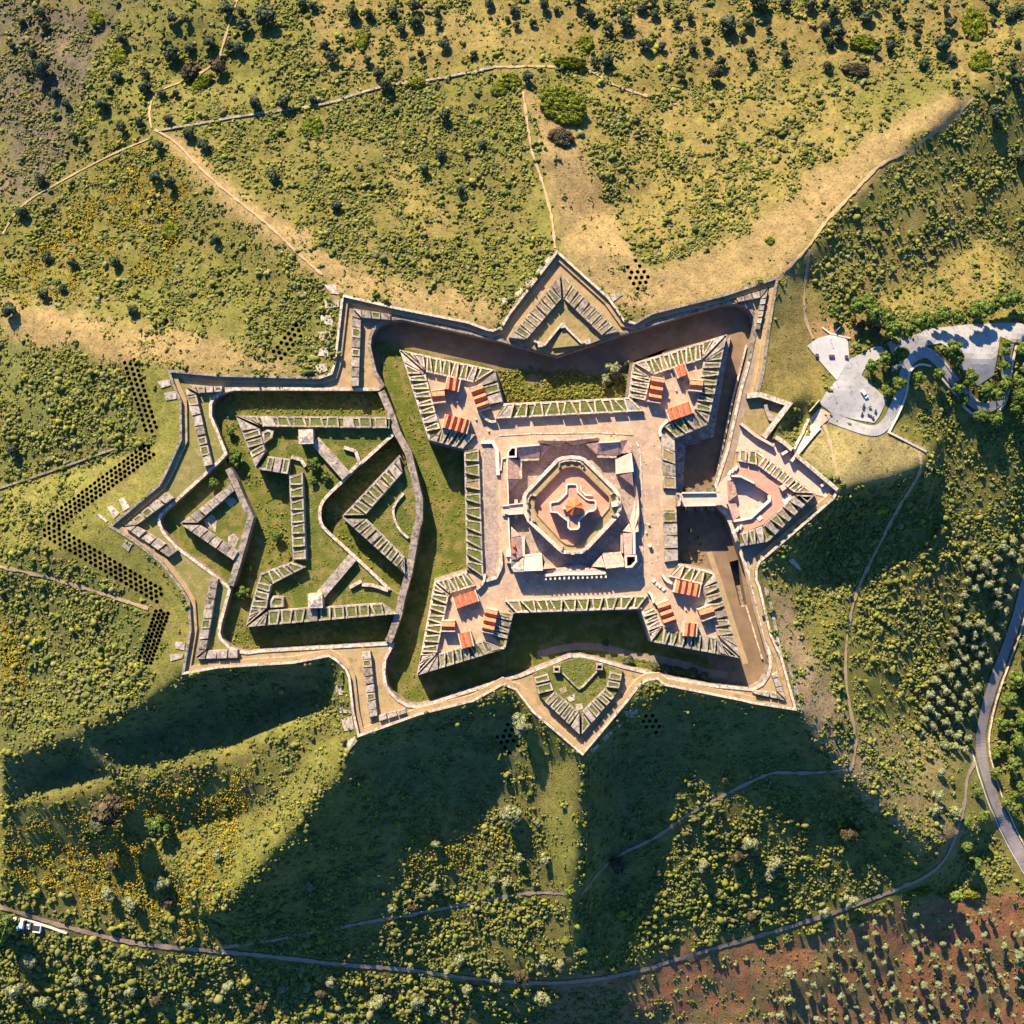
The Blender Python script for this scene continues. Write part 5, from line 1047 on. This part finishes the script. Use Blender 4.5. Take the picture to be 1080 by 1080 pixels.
for kind, mat, kw in (('oak', 'oak', dict(lumps=10, flat=.8, per=60)), ('olive', 'olive', dict(lumps=9, flat=.8, loose=.5, per=60, leaf=.26)), ('loose', 'loose', dict(lumps=12, flat=.7, loose=.8, per=70, leaf=.3)), ('dull', 'dull', dict(lumps=10, flat=.7, loose=.4)), ('bush', 'bright', dict(lumps=12, flat=.5, per=60))):
    PROTO[kind] = [(crown_mesh(kind+'_crown', mat, 2.2, 100*i+len(kind), **kw), trunk_mesh(kind+'_trunk', 1.6, 2.2, i)) for i in range(4)]
def tree(name, label, cat, group, px, py, rpx, kind, lift=.35):
    x, y, z = (float(v) for v in PG(px, py)); r = rpx*S*(H-z)/H; k = r/2.2
    cm, tm = random.choice(PROTO[kind]); o = empty(name, (x, y, z), label=label, cat=cat, group=group)
    o.scale = (k, k*random.uniform(.9, 1.1), k*random.uniform(.9, 1.15)); o.rotation_euler = (0, 0, random.uniform(0, 6.28))
    c = bpy.data.objects.new('crown', cm); col.objects.link(c); c.parent = o; c.location = (0, 0, lift*2.2)
    t = bpy.data.objects.new('trunk', tm); col.objects.link(t); t.parent = o
def zlist(win, s):
    f = WIN[win][2]/1080
    for tok in s.split():
        x, y, r = map(float, tok.split(',')); yield WIN[win][0]+x*f, WIN[win][1]+y*f, r*f
OAK = {'q1': "130,45,18 150,90,18 45,150,14 105,170,18 145,230,36 88,232,15 180,298,20 215,335,18 330,335,22 375,245,20 550,180,30 465,285,26 515,305,20 390,130,18 550,65,18 590,65,14 668,140,22 725,35,25 765,40,16 775,85,25 845,65,36 760,160,22 730,150,18 1030,150,20 1050,185,20 960,20,18 990,25,16 810,335,22 905,330,24 990,320,15 537,383,18 445,388,18 388,405,18 505,465,20 600,430,22 648,465,22 135,568,22 497,565,22 543,585,24 870,565,22 155,818,22 238,835,20 368,832,20 685,760,18 203,915,16 145,935,20 40,985,28 425,985,22 1065,655,18 235,432,14 268,452,14 75,75,14 605,155,18 560,300,14 350,290,14 75,675,20 465,240,18",
 'q2': "40,45,24 88,45,18 232,25,22 238,75,22 192,95,18 305,40,14 308,78,16 325,145,20 250,175,14 85,195,16 120,235,20 145,275,24 420,175,14 545,38,18 640,22,18 748,12,24 785,55,20 605,75,14 555,85,14 895,75,24 845,95,18 990,50,18 1060,75,16 960,145,22 1015,150,14 800,200,16 835,195,24 590,250,20 330,370,20 312,490,20 395,490,14 378,605,18 445,460,16 265,540,18 1075,245,16 470,15,18 525,65,12 165,40,18 680,35,12 950,30,20 880,40,16 985,10,16 1030,20,14",
 'q3': "235,15,32 320,15,20 400,22,22 450,10,15 470,45,24 545,15,22 580,60,24 445,95,22 488,110,24 460,140,20 140,85,32 205,80,20 185,115,14 70,140,18 30,155,14 210,170,18 218,198,14 318,180,18 318,140,12 118,198,18 455,212,16 760,205,20 815,150,32 845,190,18 650,150,20 610,165,14 670,40,18 690,75,14 735,125,14 740,85,12 840,80,20 1050,255,20 985,365,28 1060,505,22 860,270,14 978,20,20 1025,50,22 1055,40,18 980,70,12 20,60,16 1055,140,14 1040,200,16 270,95,12 610,25,14 830,30,14",
 'q5': "325,450,34", 'q8': "50,345,22"}
where = {'q1': 'on the upper left hillside', 'q2': 'on the upper middle hillside', 'q3': 'on the upper right hillside', 'q5': 'in the lower left bloom', 'q8': 'on the far left slope'}
big = 26
for wk, s in OAK.items():
    for x, y, r in zlist(wk, s):
        tree('holm_oak', ('broad' if r*3 > 26 else 'small')+' dark round holm oak '+where[wk], 'tree', ('broad' if r*3 > 26 else 'small')+' holm oaks '+where[wk], x, y, r*.92, 'oak')
for x, y, r in zlist('q1', "610,235,28 700,225,32"): tree('dull_shrub_tree', 'dull brown bushy tree beside the bright shrub at the upper left', 'tree', 'dull brown trees at the upper left', x, y, r, 'dull')
tree('dull_shrub_tree', 'purplish grey bare looking bush on the upper right hillside', 'bush', None, 720+100/3, 80, 8, 'dull')
for x, y, r in zlist('q5', "360,385,55"): tree('dull_tree', 'big dark brown tree in the middle of the lower left bloom', 'tree', None, x, y, r, 'dull')
LOOSE = {'17': "515,160,36 450,295,28 500,265,27 570,250,30 540,270,24 560,365,30 515,400,22 535,408,18 770,230,38 790,270,32 845,345,33 820,330,20 635,345,26 720,330,24 800,385,27 825,430,24 890,500,30 945,515,34 910,390,30 960,410,28 990,370,28 900,430,22 995,240,20 990,290,20 1000,205,18 1060,85,36 1010,30,25 960,45,28 890,75,30 840,90,26 780,110,25 730,100,26 660,125,30 620,130,28 590,150,22 490,110,30 440,90,28 380,60,28 1060,230,28 1070,310,30 1050,360,30 1040,420,35 1030,470,30 1065,520,30 430,40,24 300,70,18 1070,400,30 1060,460,28 860,55,18 930,60,20 700,115,20",
 '18': "1060,380,32 1035,520,34 1000,600,32 975,700,26 1060,690,26 1040,770,28 1020,860,30 950,900,22 1060,960,30 1030,1040,26 1070,560,28 955,830,18 1010,700,22 985,800,20", 'q7': "910,565,28 850,665,25 890,510,18 1040,350,16 1010,370,16 1020,45,22 1060,110,22 1050,170,22 890,435,16 940,420,18 930,340,14"}
for wk, s in LOOSE.items():
    for x, y, r in zlist(wk, s): tree('roadside_tree', lift=1.7 if wk == '17' and y < 353 else .8, label={'17': 'fresh green loose crowned tree beside the roads at the right', '18': 'fresh green tree right of the two lane road', 'q7': 'fresh green tree near the lower right road fork'}[wk], cat='tree', group={'17': 'trees beside the roads at the right', '18': 'trees right of the two lane road', 'q7': 'trees near the lower right road fork'}[wk], px=x, py=y, rpx=r*(1.2 if wk == '17' and y < 353 else .98), kind='loose')
for x, y, r in zlist('17', "410,130,24 470,150,20 380,110,16"): tree('dull_tree', 'thin reddish brown tree behind the fan plaza', 'tree', 'reddish brown trees behind the plaza', x, y, r, 'dull')
def road_x(y): return float(np.interp(y, [560, 600, 656, 694, 730, 765, 790], [1098, 1085, 1071, 1057, 1044, 1035, 1033]))
ROWS = [(road_x(yy)-k*13.5-16+random.uniform(-1.5, 1.5), yy+k*5+random.uniform(-1.5, 1.5), random.uniform(5.0, 6.6)) for k in range(5) for yy in np.arange(566, 752, 13.2) if random.random() < .93]
for x, y, r in ROWS+list(zlist('18', "770,735,20 805,750,22 845,760,20 750,790,20 795,795,22 830,810,18 735,900,20 720,995,26 715,1050,22 790,1060,24")):
    tree('olive_tree', 'pale green olive tree in the rows left of the two lane road', 'tree', 'olive trees left of the two lane road', x, y, r, 'olive')
EDGE = np.array(pix("q7:420,800 q7:560,740 q7:720,690 q7:900,700 q7:1080,700 q7:1080,1085 q7:0,1085 q7:120,960"))
red = pix("q7:500,760 q7:680,705 q7:1080,720 q7:1080,1085 q7:150,1085 q7:330,960")
for i in range(28):
    for j in range(16):
        x = 690+i*15.5+j*4.5+random.uniform(-4, 4); y = 952+j*13.5-i*1.6+random.uniform(-4, 4)
        if inside(red, np.array([x]), np.array([y]))[0] and y < 1086 and x < 1086 and random.random() < .85:
            tree('young_olive_tree', 'young pale olive tree in the grove on red earth', 'tree', 'young olive trees on red earth', x, y, random.uniform(2.6, 4.8), 'olive', lift=.9)
for x, y, r in zlist('q7', "1045,850,22 1070,785,18"): tree('olive_tree', 'larger round grey green tree at the right edge of the red grove', 'tree', 'larger trees on red earth', x, y, r, 'olive', lift=.8)
MIX = {'q6': "535,405,38 640,553,20 870,570,26 560,550,18 480,620,18 520,630,18 300,505,16 160,710,16 565,920,30 630,985,30 335,910,16 490,930,22 120,1005,30 240,995,25 375,870,20 110,460,15 295,645,16 225,705,14 620,440,14 640,870,18 280,1030,20 690,885,20 400,960,20 220,890,14",
 'q7': "520,470,32 285,565,26 525,680,24 215,735,18 205,500,28 330,910,22 445,720,18 800,355,20 790,400,18 860,405,24 60,570,24 165,545,24 275,600,22 130,300,14", 'q5': "520,625,30 725,955,22 420,965,22 140,1000,26 690,540,18 360,575,18 430,690,26 540,690,16 985,640,20 350,660,26 270,985,24 600,1010,18 830,1020,18 900,960,20 1050,940,20 1015,980,20 500,1000,22 100,870,28 60,960,30 250,930,22 300,870,18"}
for wk, s in MIX.items():
    d = {'q6': 'below the lower ravelin', 'q7': 'on the dark lower right slope', 'q5': 'on the lower left slope'}[wk]
    for x, y, r in zlist(wk, s): tree('hillside_tree', 'grey green rounded tree standing out of the scrub '+d, 'tree', 'grey green trees '+d, x, y, r, random.choice(('olive', 'olive', 'dull')))
for x, y, r, lab in ((549, 762, 13, 'large pale leafy tree just left of the lower ravelin tip'), (600.5, 938.5, 6, 'bright green round tree on the spur path below the lower ravelin'), (170, 867, 11, 'bright green round tree in the lower left bloom'), (9, 970, 15, 'bright green tree beside the white van at the left edge')):
    tree('lone_tree', lab, 'tree', None, x, y, r, 'olive' if r == 13 else 'loose')
# trees on the flat moat floors
def moat_tree(label, s, r, zf, kind, grp):
    (x, y), = pts(s, zf+r); o = empty('moat_tree', (x, y, zf), label=label, cat='tree', group=grp); k = r/2.2; o.scale = (k, k, k); o.rotation_euler = (0, 0, random.uniform(0, 6))
    cm, tm = random.choice(PROTO[kind]); c = bpy.data.objects.new('crown', cm); col.objects.link(c); c.parent = o; c.location = (0, 0, 1.0); t = bpy.data.objects.new('trunk', tm); col.objects.link(t); t.parent = o
for s, r in (("9:720,690", 3.9), ("9:680,740", 2.9), ("9:785,650", 2.0), ("9:740,710", 2.6)): moat_tree('grey green tree in the upper moat by the right bastion', s, r, -12, 'olive', 'trees in the upper moat')
for s, r in (("13:800,282", 3.0), ("13:935,310", 2.6), ("13:990,330", 2.4), ("4:575,872", 2.2), ("4:640,880", 2.6), ("4:700,900", 2.2), ("13:683,185", 1.8), ("4:505,862", 2.0)): moat_tree('dark green tree in the shaded moat above the lower ravelin', s, r, -12, 'oak', 'trees in the shaded lower moat')
for s, r, z in (("6:95,500", 3.6, -10), ("6:65,368", 2.2, -10), ("7:615,145", 2.6, -9), ("7:945,420", 2.6, -10), ("7:790,585", 2.2, -10), ("7:765,710", 3.4, -10), ("8:120,470", 3.0, -10), ("8:155,335", 2.2, -10)): moat_tree('green bushy tree in the ditch between the left outworks', s, r, z, 'loose', 'trees in the left outwork ditch')
for s, r in (("6:495,535", 3.2), ("6:555,600", 2.2), ("6:490,622", 1.8), ("6:310,905", 2.4)): moat_tree('green bushy tree on the lawn of the left outwork', s, r, -4.4, 'loose', 'trees on the left outwork lawn')
# large bright shrubs
def shrub(label, px, py, rx, ry, ang, mat='bright', grp=None):
    x, y, z = (float(v) for v in PG(px, py)); k = S*(H-z)/H; rx *= k; ry *= k; r = max(rx, ry); n = int(14+1.3*r*r)
    g = np.random.default_rng(int(px*7+py)); me = crown_mesh('shrub', mat, r, int(px+py), lumps=n, flat=.24, per=70, leaf=.30, cap=1.5)
    o = bpy.data.objects.new('round_shrub', me); col.objects.link(o); o.location = (x, y, z-.15); o.scale = (1.22*rx/r, 1.22*ry/r, 1); o.rotation_euler = (0, 0, R(ang)); tag(o, label, 'shrub', grp)
for a in (('huge bright yellow green oval shrub below the upper hill path', 360+700/3, 340/3, 32, 23, -25, 'bright'), ('darker flat shrub touching the huge bright oval one', 360+695/3, 438/3, 15, 11, -10, 'dull'), ('long flat bright shrub lying along the upper hill path', 360+725/3, 203/3, 20, 7, -3, 'bright'),
  ('bright oval shrub left of the upper ravelin ridge', 360+533/3, 258/3, 13, 9, -15, 'bright'), ('small bright shrub beside the bright oval one on the ridge', 360+500/3, 285/3, 9, 7.5, 0, 'bright'), ('bright flat shrub on the old field wall', 360+243/3, 268/3, 11, 6, 5, 'bright'), ('bright shrub high on the upper middle hillside', 360+65/3, 130/3, 9, 11, 20, 'bright'), ('bright shrub alone on the upper middle hillside', 360+775/3, 138/3, 7, 9, 10, 'bright'),
  ('bright shrub below the field wall on the upper left', 330, 135, 13, 11, 0, 'bright'), ('long bright shrub beside the reddish footpath', 640/3, 265/3, 15, 8, 40, 'bright'), ('bright shrub on the grey upper left slope', 126, 60, 10, 10, 0, 'bright'), ('bright shrub near the top left corner', 102, 20, 8, 11, 30, 'bright'), ('dull yellow shrub in the flower slope', 180, 244, 10, 10, 0, 'bright'),
  ('tall bright thicket at the top right', 720+920/3, 27, 15, 22, 10, 'bright'), ('bright round thicket under the tall one at the top right', 720+938/3, 66, 15, 14, 0, 'bright'), ('mixed bright shrub on the upper right hillside', 720+570/3, 47, 17, 9, -10, 'bright'), ('dull flat shrub on the upper right hillside', 720+543/3, 75, 16, 8, -5, 'dull'), ('little bright shrub on the bare spur at the upper right', 720+275/3, 254, 4, 4, 0, 'bright'),
  ('yellow green shrub on the bank below the lower left track', 40, 1064, 9, 7, 0, 'bright'), ('bright shrub below the bottom track', 360+118/3, 720+1008/3, 11, 8, 0, 'bright'), ('small bright shrub at the bottom', 360+245/3, 720+995/3, 9, 7, 0, 'bright'), ('bright hedge shrub above the red grove', 720+750/3, 720+660/3, 14, 5, 5, 'bright'), ('bright hedge shrub beside the track end of the red grove', 720+910/3, 720+668/3, 10, 5, 0, 'bright')):
    shrub(*a)
# ---------------------------------------------------------------- scrub, broom and tufts: uncountable
KEEP_OUT = np.zeros((1300, 1300), bool)
def block_line(s, w, sm=2):
    for x, y in densify(smooth(pix(s), sm), 1.0):
        i, j = int(y+110), int(x+110); r = int(math.ceil(w))
        KEEP_OUT[max(0, i-r):i+r+1, max(0, j-r):j+r+1] = True
def block_poly(s):
    yy, xx = np.mgrid[0:1300, 0:1300]; KEEP_OUT[inside(pix(s), xx-110.0, yy-110.0)] = True
block_poly(CREST_S)
for s in ("c1:90,222 c1:200,140 c1:320,105 c1:450,128 c1:500,172 c1:510,352 c1:380,560", "c1:370,545 c1:500,340 c1:750,215 c1:870,300 c1:640,450 c1:615,500 c1:680,560 c1:870,735 c1:735,965 c1:330,870 c1:205,770",
 "c2:60,330 c2:90,375 c2:300,275 c2:600,240 c2:940,225 c2:1150,252 c2:1150,405 c2:880,345 c2:860,500 c2:830,660 c2:700,750 c2:540,590 c2:400,420 c2:120,560 c2:0,640 c2:-30,400", "c5:370,600 c5:560,390 c5:690,100 c5:760,200 c5:420,680"): block_poly(s)
for s, w in (("17:400,535 17:480,560 17:520,530 17:553,460 17:585,390 17:590,330 17:615,265 17:680,240", 7), ("17:640,235 17:700,240 17:770,320 17:845,420 17:905,465 17:965,455 17:1000,400 17:1005,300 17:1020,200", 7),
 ("a:1098,560 a:1085,600 a:1071,656 a:1057,694 a:1044,730 a:1035,765 a:1033,790 a:1041,822 a:1055,860 a:1078,905 a:1110,960", 10),
 ("q7:925,250 q7:897,300 q7:895,370 q7:868,470 q7:840,550 q7:780,612 q7:640,668 q7:500,720 q7:280,790 q7:0,868 q6:930,918 q6:700,955 q6:430,940 q6:200,905 q6:0,892 q5:900,870 q5:700,850 q5:520,835 q5:400,820 q5:200,770 q5:0,708", 5),
 ("17:650,640 17:665,700 17:640,760 17:560,880 17:470,1060 18:400,160 18:360,320 18:350,500 18:370,640 18:400,780 18:380,885", 3), ("c3:130,500 c3:480,530", 5),
 ("q1:490,410 q1:560,450 q1:620,520 q1:720,610 q1:850,710 q1:940,800 q1:1020,870", 3), ("q3:318,862 q3:400,780 q3:450,700 q3:540,610 q3:620,520 q3:690,490 q3:800,420 q3:920,310", 2), ("q2:575,290 q2:600,480 q2:632,560 q2:668,690 q2:676,785", 2), ("q8:0,712 q8:150,745 q8:300,790 q8:470,845", 2),
 ("q7:270,285 q7:100,370 q7:0,425 q6:1000,490 q6:850,555 q6:760,670", 2), ("18:380,890 18:230,908 18:100,905", 2), ("q6:735,670 q6:600,660 q6:400,700 q6:0,772", 2), ("q1:480,405 q1:470,350 q1:490,290 q1:590,255 q1:690,200 q1:715,110 q1:750,0", 2), ("q1:470,440 q1:350,490 q1:200,570 q1:60,650", 2)): block_line(s, w)
for b in PITS:
    for x, y in b[1]: KEEP_OUT[int(y+110)-3:int(y+110)+4, int(x+110)-3:int(x+110)+4] = True
def blobs(name, label, cat, C, r, colr, K=4, hk=.8):
    """one mesh of many leafy clumps; C (n,3) feet, r (n,) radii, colr (n,3)"""
    n = len(C); g = rng
    off = g.normal(size=(n, K, 3))*np.array((.55, .55, .18)); off[:, 0] *= .3; off[:, :, 2] += .30
    rad = g.uniform(.28, .66, (n, K, 1, 1))*g.uniform(.62, 1.35, (n, K, 1, 3)); v = IV[None, None]*(1+g.uniform(-.34, .34, (n, K, 12, 1)))+g.uniform(-.12, .12, (n, K, 12, 3))
    v = (v*rad+off[:, :, None])*r[:, None, None, None]; v[..., 2] *= hk; v += C[:, None, None, :]
    F = (IF[None]+(np.arange(n*K)*12)[:, None, None]).reshape(-1, 3); me = raw_mesh(name, v.reshape(-1, 3), F, 'scrub')
    c = np.ones((n, K, 12, 4)); c[..., :3] = colr[:, None, None, :]*g.uniform(.72, 1.3, (n, K, 1, 1))
    at_ = me.color_attributes.new('Col', 'FLOAT_COLOR', 'POINT'); at_.data.foreach_set('color', c.astype(np.float32).ravel())
    o = bpy.data.objects.new(name, me); col.objects.link(o); return tag(o, label, cat, kind='stuff')
def scatter(N):
    x = rng.uniform(-45, 1125, N); y = rng.uniform(-45, 1125, N); d = scrub_density(x, y)
    clump = np.clip((fbm(x, y, 34, 12)-.26)*3.2, .3, 1.6)*np.clip((fbm(x, y, 11, 44)-.30)*3.4, .25, 1.5)
    k = (rng.random(N) < d*clump*.66) & ~KEEP_OUT[(y+110).astype(int), (x+110).astype(int)]; return x[k], y[k], d[k]
x, y, d = scatter(NSCRUB); X, Y, Z_ = PG(x, y); n = len(x)
r = np.clip(rng.lognormal(-.22, .46, n), .35, 2.8)*np.where(d > 1, 1.12, np.where(d < .35, .62, .95))*np.where(y > 940, 1.25, 1)
PAL = np.array([(0.165,0.145,0.036), (0.12,0.122,0.028), (0.19,0.16,0.045), (0.092,0.097,0.027), (0.16,0.14,0.062), (0.20,0.18,0.025), (0.135,0.112,0.048)])
pc = PAL[rng.choice(7, n, p=[.27, .23, .16, .13, .10, .06, .05])]
yel = np.clip(1-np.hypot(x-960, y-650)/170, 0, 1)[:, None]; pc = pc*(1-.35*yel)+np.array((0.175,0.155,0.04))*.35*yel
pc = pc*np.array((.86, 1.0, .95)); pur = inside(pix("a:-60,-60 150,-60 95,70 70,170 -60,235"), x, y); pc[pur] = pc[pur]*.75+np.array((.03, .022, .022))
blobs('scrub', 'low olive green scrub covering the hillside round the fort', 'scrub', np.column_stack([X, Y, Z_-.1]), r, pc, K=4)
fx, fy = [], []
for s, b, dn in BLOOM:
    p = pix(s); q = np.array(p); N = int(5200*dn*max(.15, abs(area(p))/19000)); a = rng.uniform(q[:,0].min()-10, q[:,0].max()+10, N*3); b_ = rng.uniform(q[:,1].min()-10, q[:,1].max()+10, N*3)
    m = (rng.random(N*3) < vnear(a, b_, p, b)*np.clip((fbm(a, b_, 13, 70)-.42)*6, 0, 1)) & ~KEEP_OUT[(b_+110).astype(int), (a+110).astype(int)]; fx.append(a[m]); fy.append(b_[m])
fx, fy = np.concatenate(fx), np.concatenate(fy); X, Y, Z_ = PG(fx, fy); n = len(fx)
blobs('broom_bloom', 'yellow flowering broom sprinkled over the left slopes', 'broom', np.column_stack([X, Y, Z_+.85]), rng.uniform(.3, .62, n), np.where(rng.random(n) < .7, 1., .6)[:, None]*np.array((.40, .27, .012)), K=2)
# tufts and low bushes on the moat and outwork lawns
def tufts(s, z, N, r0, r1, pal, ex=()):
    p = pts(s, z); q = np.array(p); a = rng.uniform(q[:,0].min(), q[:,0].max(), N); b = rng.uniform(q[:,1].min(), q[:,1].max(), N); m = inside(p, a, b) & (rng.random(N) < np.clip((fbm(a, b, 9, 21)-.3)*3, .1, 1))
    for e in ex: m &= ~inside(pts(e, z), a, b)
    k = m.sum(); return np.column_stack([a[m], b[m], np.full(k, z-.1)]), rng.uniform(r0, r1, k), np.array(pal)[rng.integers(0, len(pal), k)]
GP = [(0.11,0.13,0.025), (0.085,0.11,0.02), (0.15,0.15,0.03), (0.18,0.165,0.03)]
HWS = "6:90,285 6:895,290 6:925,370 6:895,387 6:740,530 6:660,612 6:565,700 6:535,745 6:528,790 6:535,850 6:570,892 8:700,272 8:890,452 8:960,490 8:932,576 8:140,647 8:213,368 8:385,302 6:365,592 6:198,562"
T_ = [tufts('16:40,100 16:960,90 16:960,900 16:40,900', 0, 900, .15, .4, [(.2,.17,.05), (.14,.15,.03), (.3,.24,.12)], ('16:140,110 16:850,110 16:850,830 16:140,830',)), tufts("9:130,690 9:250,690 9:400,700 9:560,690 9:640,720 9:800,690 9:800,820 9:160,850", -12, 2600, .5, 1.3, GP+[(.16,.12,.03)]),
 tufts("14:450,505 14:500,480 14:560,470 1:255,700 1:430,760 1:440,1000 3:440,340 3:285,380 3:190,880 3:270,1020 3:150,1020 3:40,850 3:120,500 3:220,200 1:100,650 1:30,380", -12, 3800, .25, .7, GP),
 tufts(HD, -10, 5200, .3, .95, GP, (HWS,)),
 tufts("6:280,390 6:880,370 6:740,520 6:650,600 6:560,690 6:525,790 6:560,900 8:690,280 8:890,460 8:840,515 8:350,540 8:300,440 8:460,380 8:465,20 6:450,560 6:300,480", -4.4, 2600, .2, .55, GP),
 tufts("6:780,810 6:930,600 6:1020,740 8:1010,200 8:955,330 8:780,90", -5, 500, .2, .6, GP+[(.2,.17,.05)]), tufts("7:560,350 7:720,200 7:790,320 7:730,500", -5.2, 250, .2, .5, GP+[(.2,.17,.05)]),
 tufts("13:400,330 13:460,290 13:640,285 13:690,330 13:670,420 13:550,530 13:420,430", -4, 420, .25, .6, GP+[(.25,.2,.04)]), tufts("4:630,110 4:730,250 4:680,330 4:570,310", -12, 120, .4, .9, GP),
 tufts("13:780,300 13:950,330 13:1080,350 13:1080,320 13:900,270 13:780,260", -12, 200, .3, .8, GP)]
blobs('moat_tufts', 'green tufts and low bushes on the moat and outwork lawns', 'tufts', np.concatenate([t[0] for t in T_]), np.concatenate([t[1] for t in T_]), np.concatenate([t[2] for t in T_]), K=3)
# ---------------------------------------------------------------- light, sky, camera
EL, D2 = R(28.0), (0.37, -0.93)
w = bpy.data.worlds.new('World'); scene.world = w; w.use_nodes = True
nt = w.node_tree; sk = nt.nodes.new('ShaderNodeTexSky'); sk.sky_type = 'NISHITA'; sk.sun_disc = False
sk.sun_elevation = EL; sk.sun_rotation = math.atan2(-D2[0], -D2[1]) % (2*math.pi)
sk.air_density = 1.0; sk.dust_density = 0.6; sk.ozone_density = 1.5
bg = nt.nodes['Background']; bg.inputs['Strength'].default_value = SKY
tm = nt.nodes.new('ShaderNodeMix'); tm.data_type = 'RGBA'; tm.blend_type = 'MULTIPLY'; tm.inputs[0].default_value = 1.0; tm.inputs[7].default_value = (0.42, 0.86, 1.50, 1)   # cool white balance of the sky light
nt.links.new(sk.outputs[0], tm.inputs[6]); nt.links.new(tm.outputs[2], bg.inputs['Color'])
ld = bpy.data.lights.new('sun', 'SUN'); ld.energy = SUN; ld.angle = R(0.5); ld.color = (1.0, 0.83, 0.60)
lo = bpy.data.objects.new('sun', ld); col.objects.link(lo); lo.location = (-150, 380, 250)
l = math.hypot(*D2); lo.rotation_euler = Vector((D2[0]/l*math.cos(EL), D2[1]/l*math.cos(EL), -math.sin(EL))).to_track_quat('-Z', 'Y').to_euler()
cd = bpy.data.cameras.new('camera'); cam = bpy.data.objects.new('camera', cd); col.objects.link(cam)
cam.location = (0, 0, H); cd.sensor_width = 36; cd.sensor_height = 36; cd.lens = 36/2/(540*S/H); cd.clip_start = 1; cd.clip_end = 6000
scene.camera = cam
vs = scene.view_settings; vs.view_transform = 'Standard'; vs.look = 'None'; vs.exposure = EXPO; vs.gamma = 1.0; vs.use_curve_mapping = False
scene.cycles.max_bounces = 4; scene.cycles.diffuse_bounces = 2; scene.cycles.glossy_bounces = 1
scene.cycles.use_denoising = True
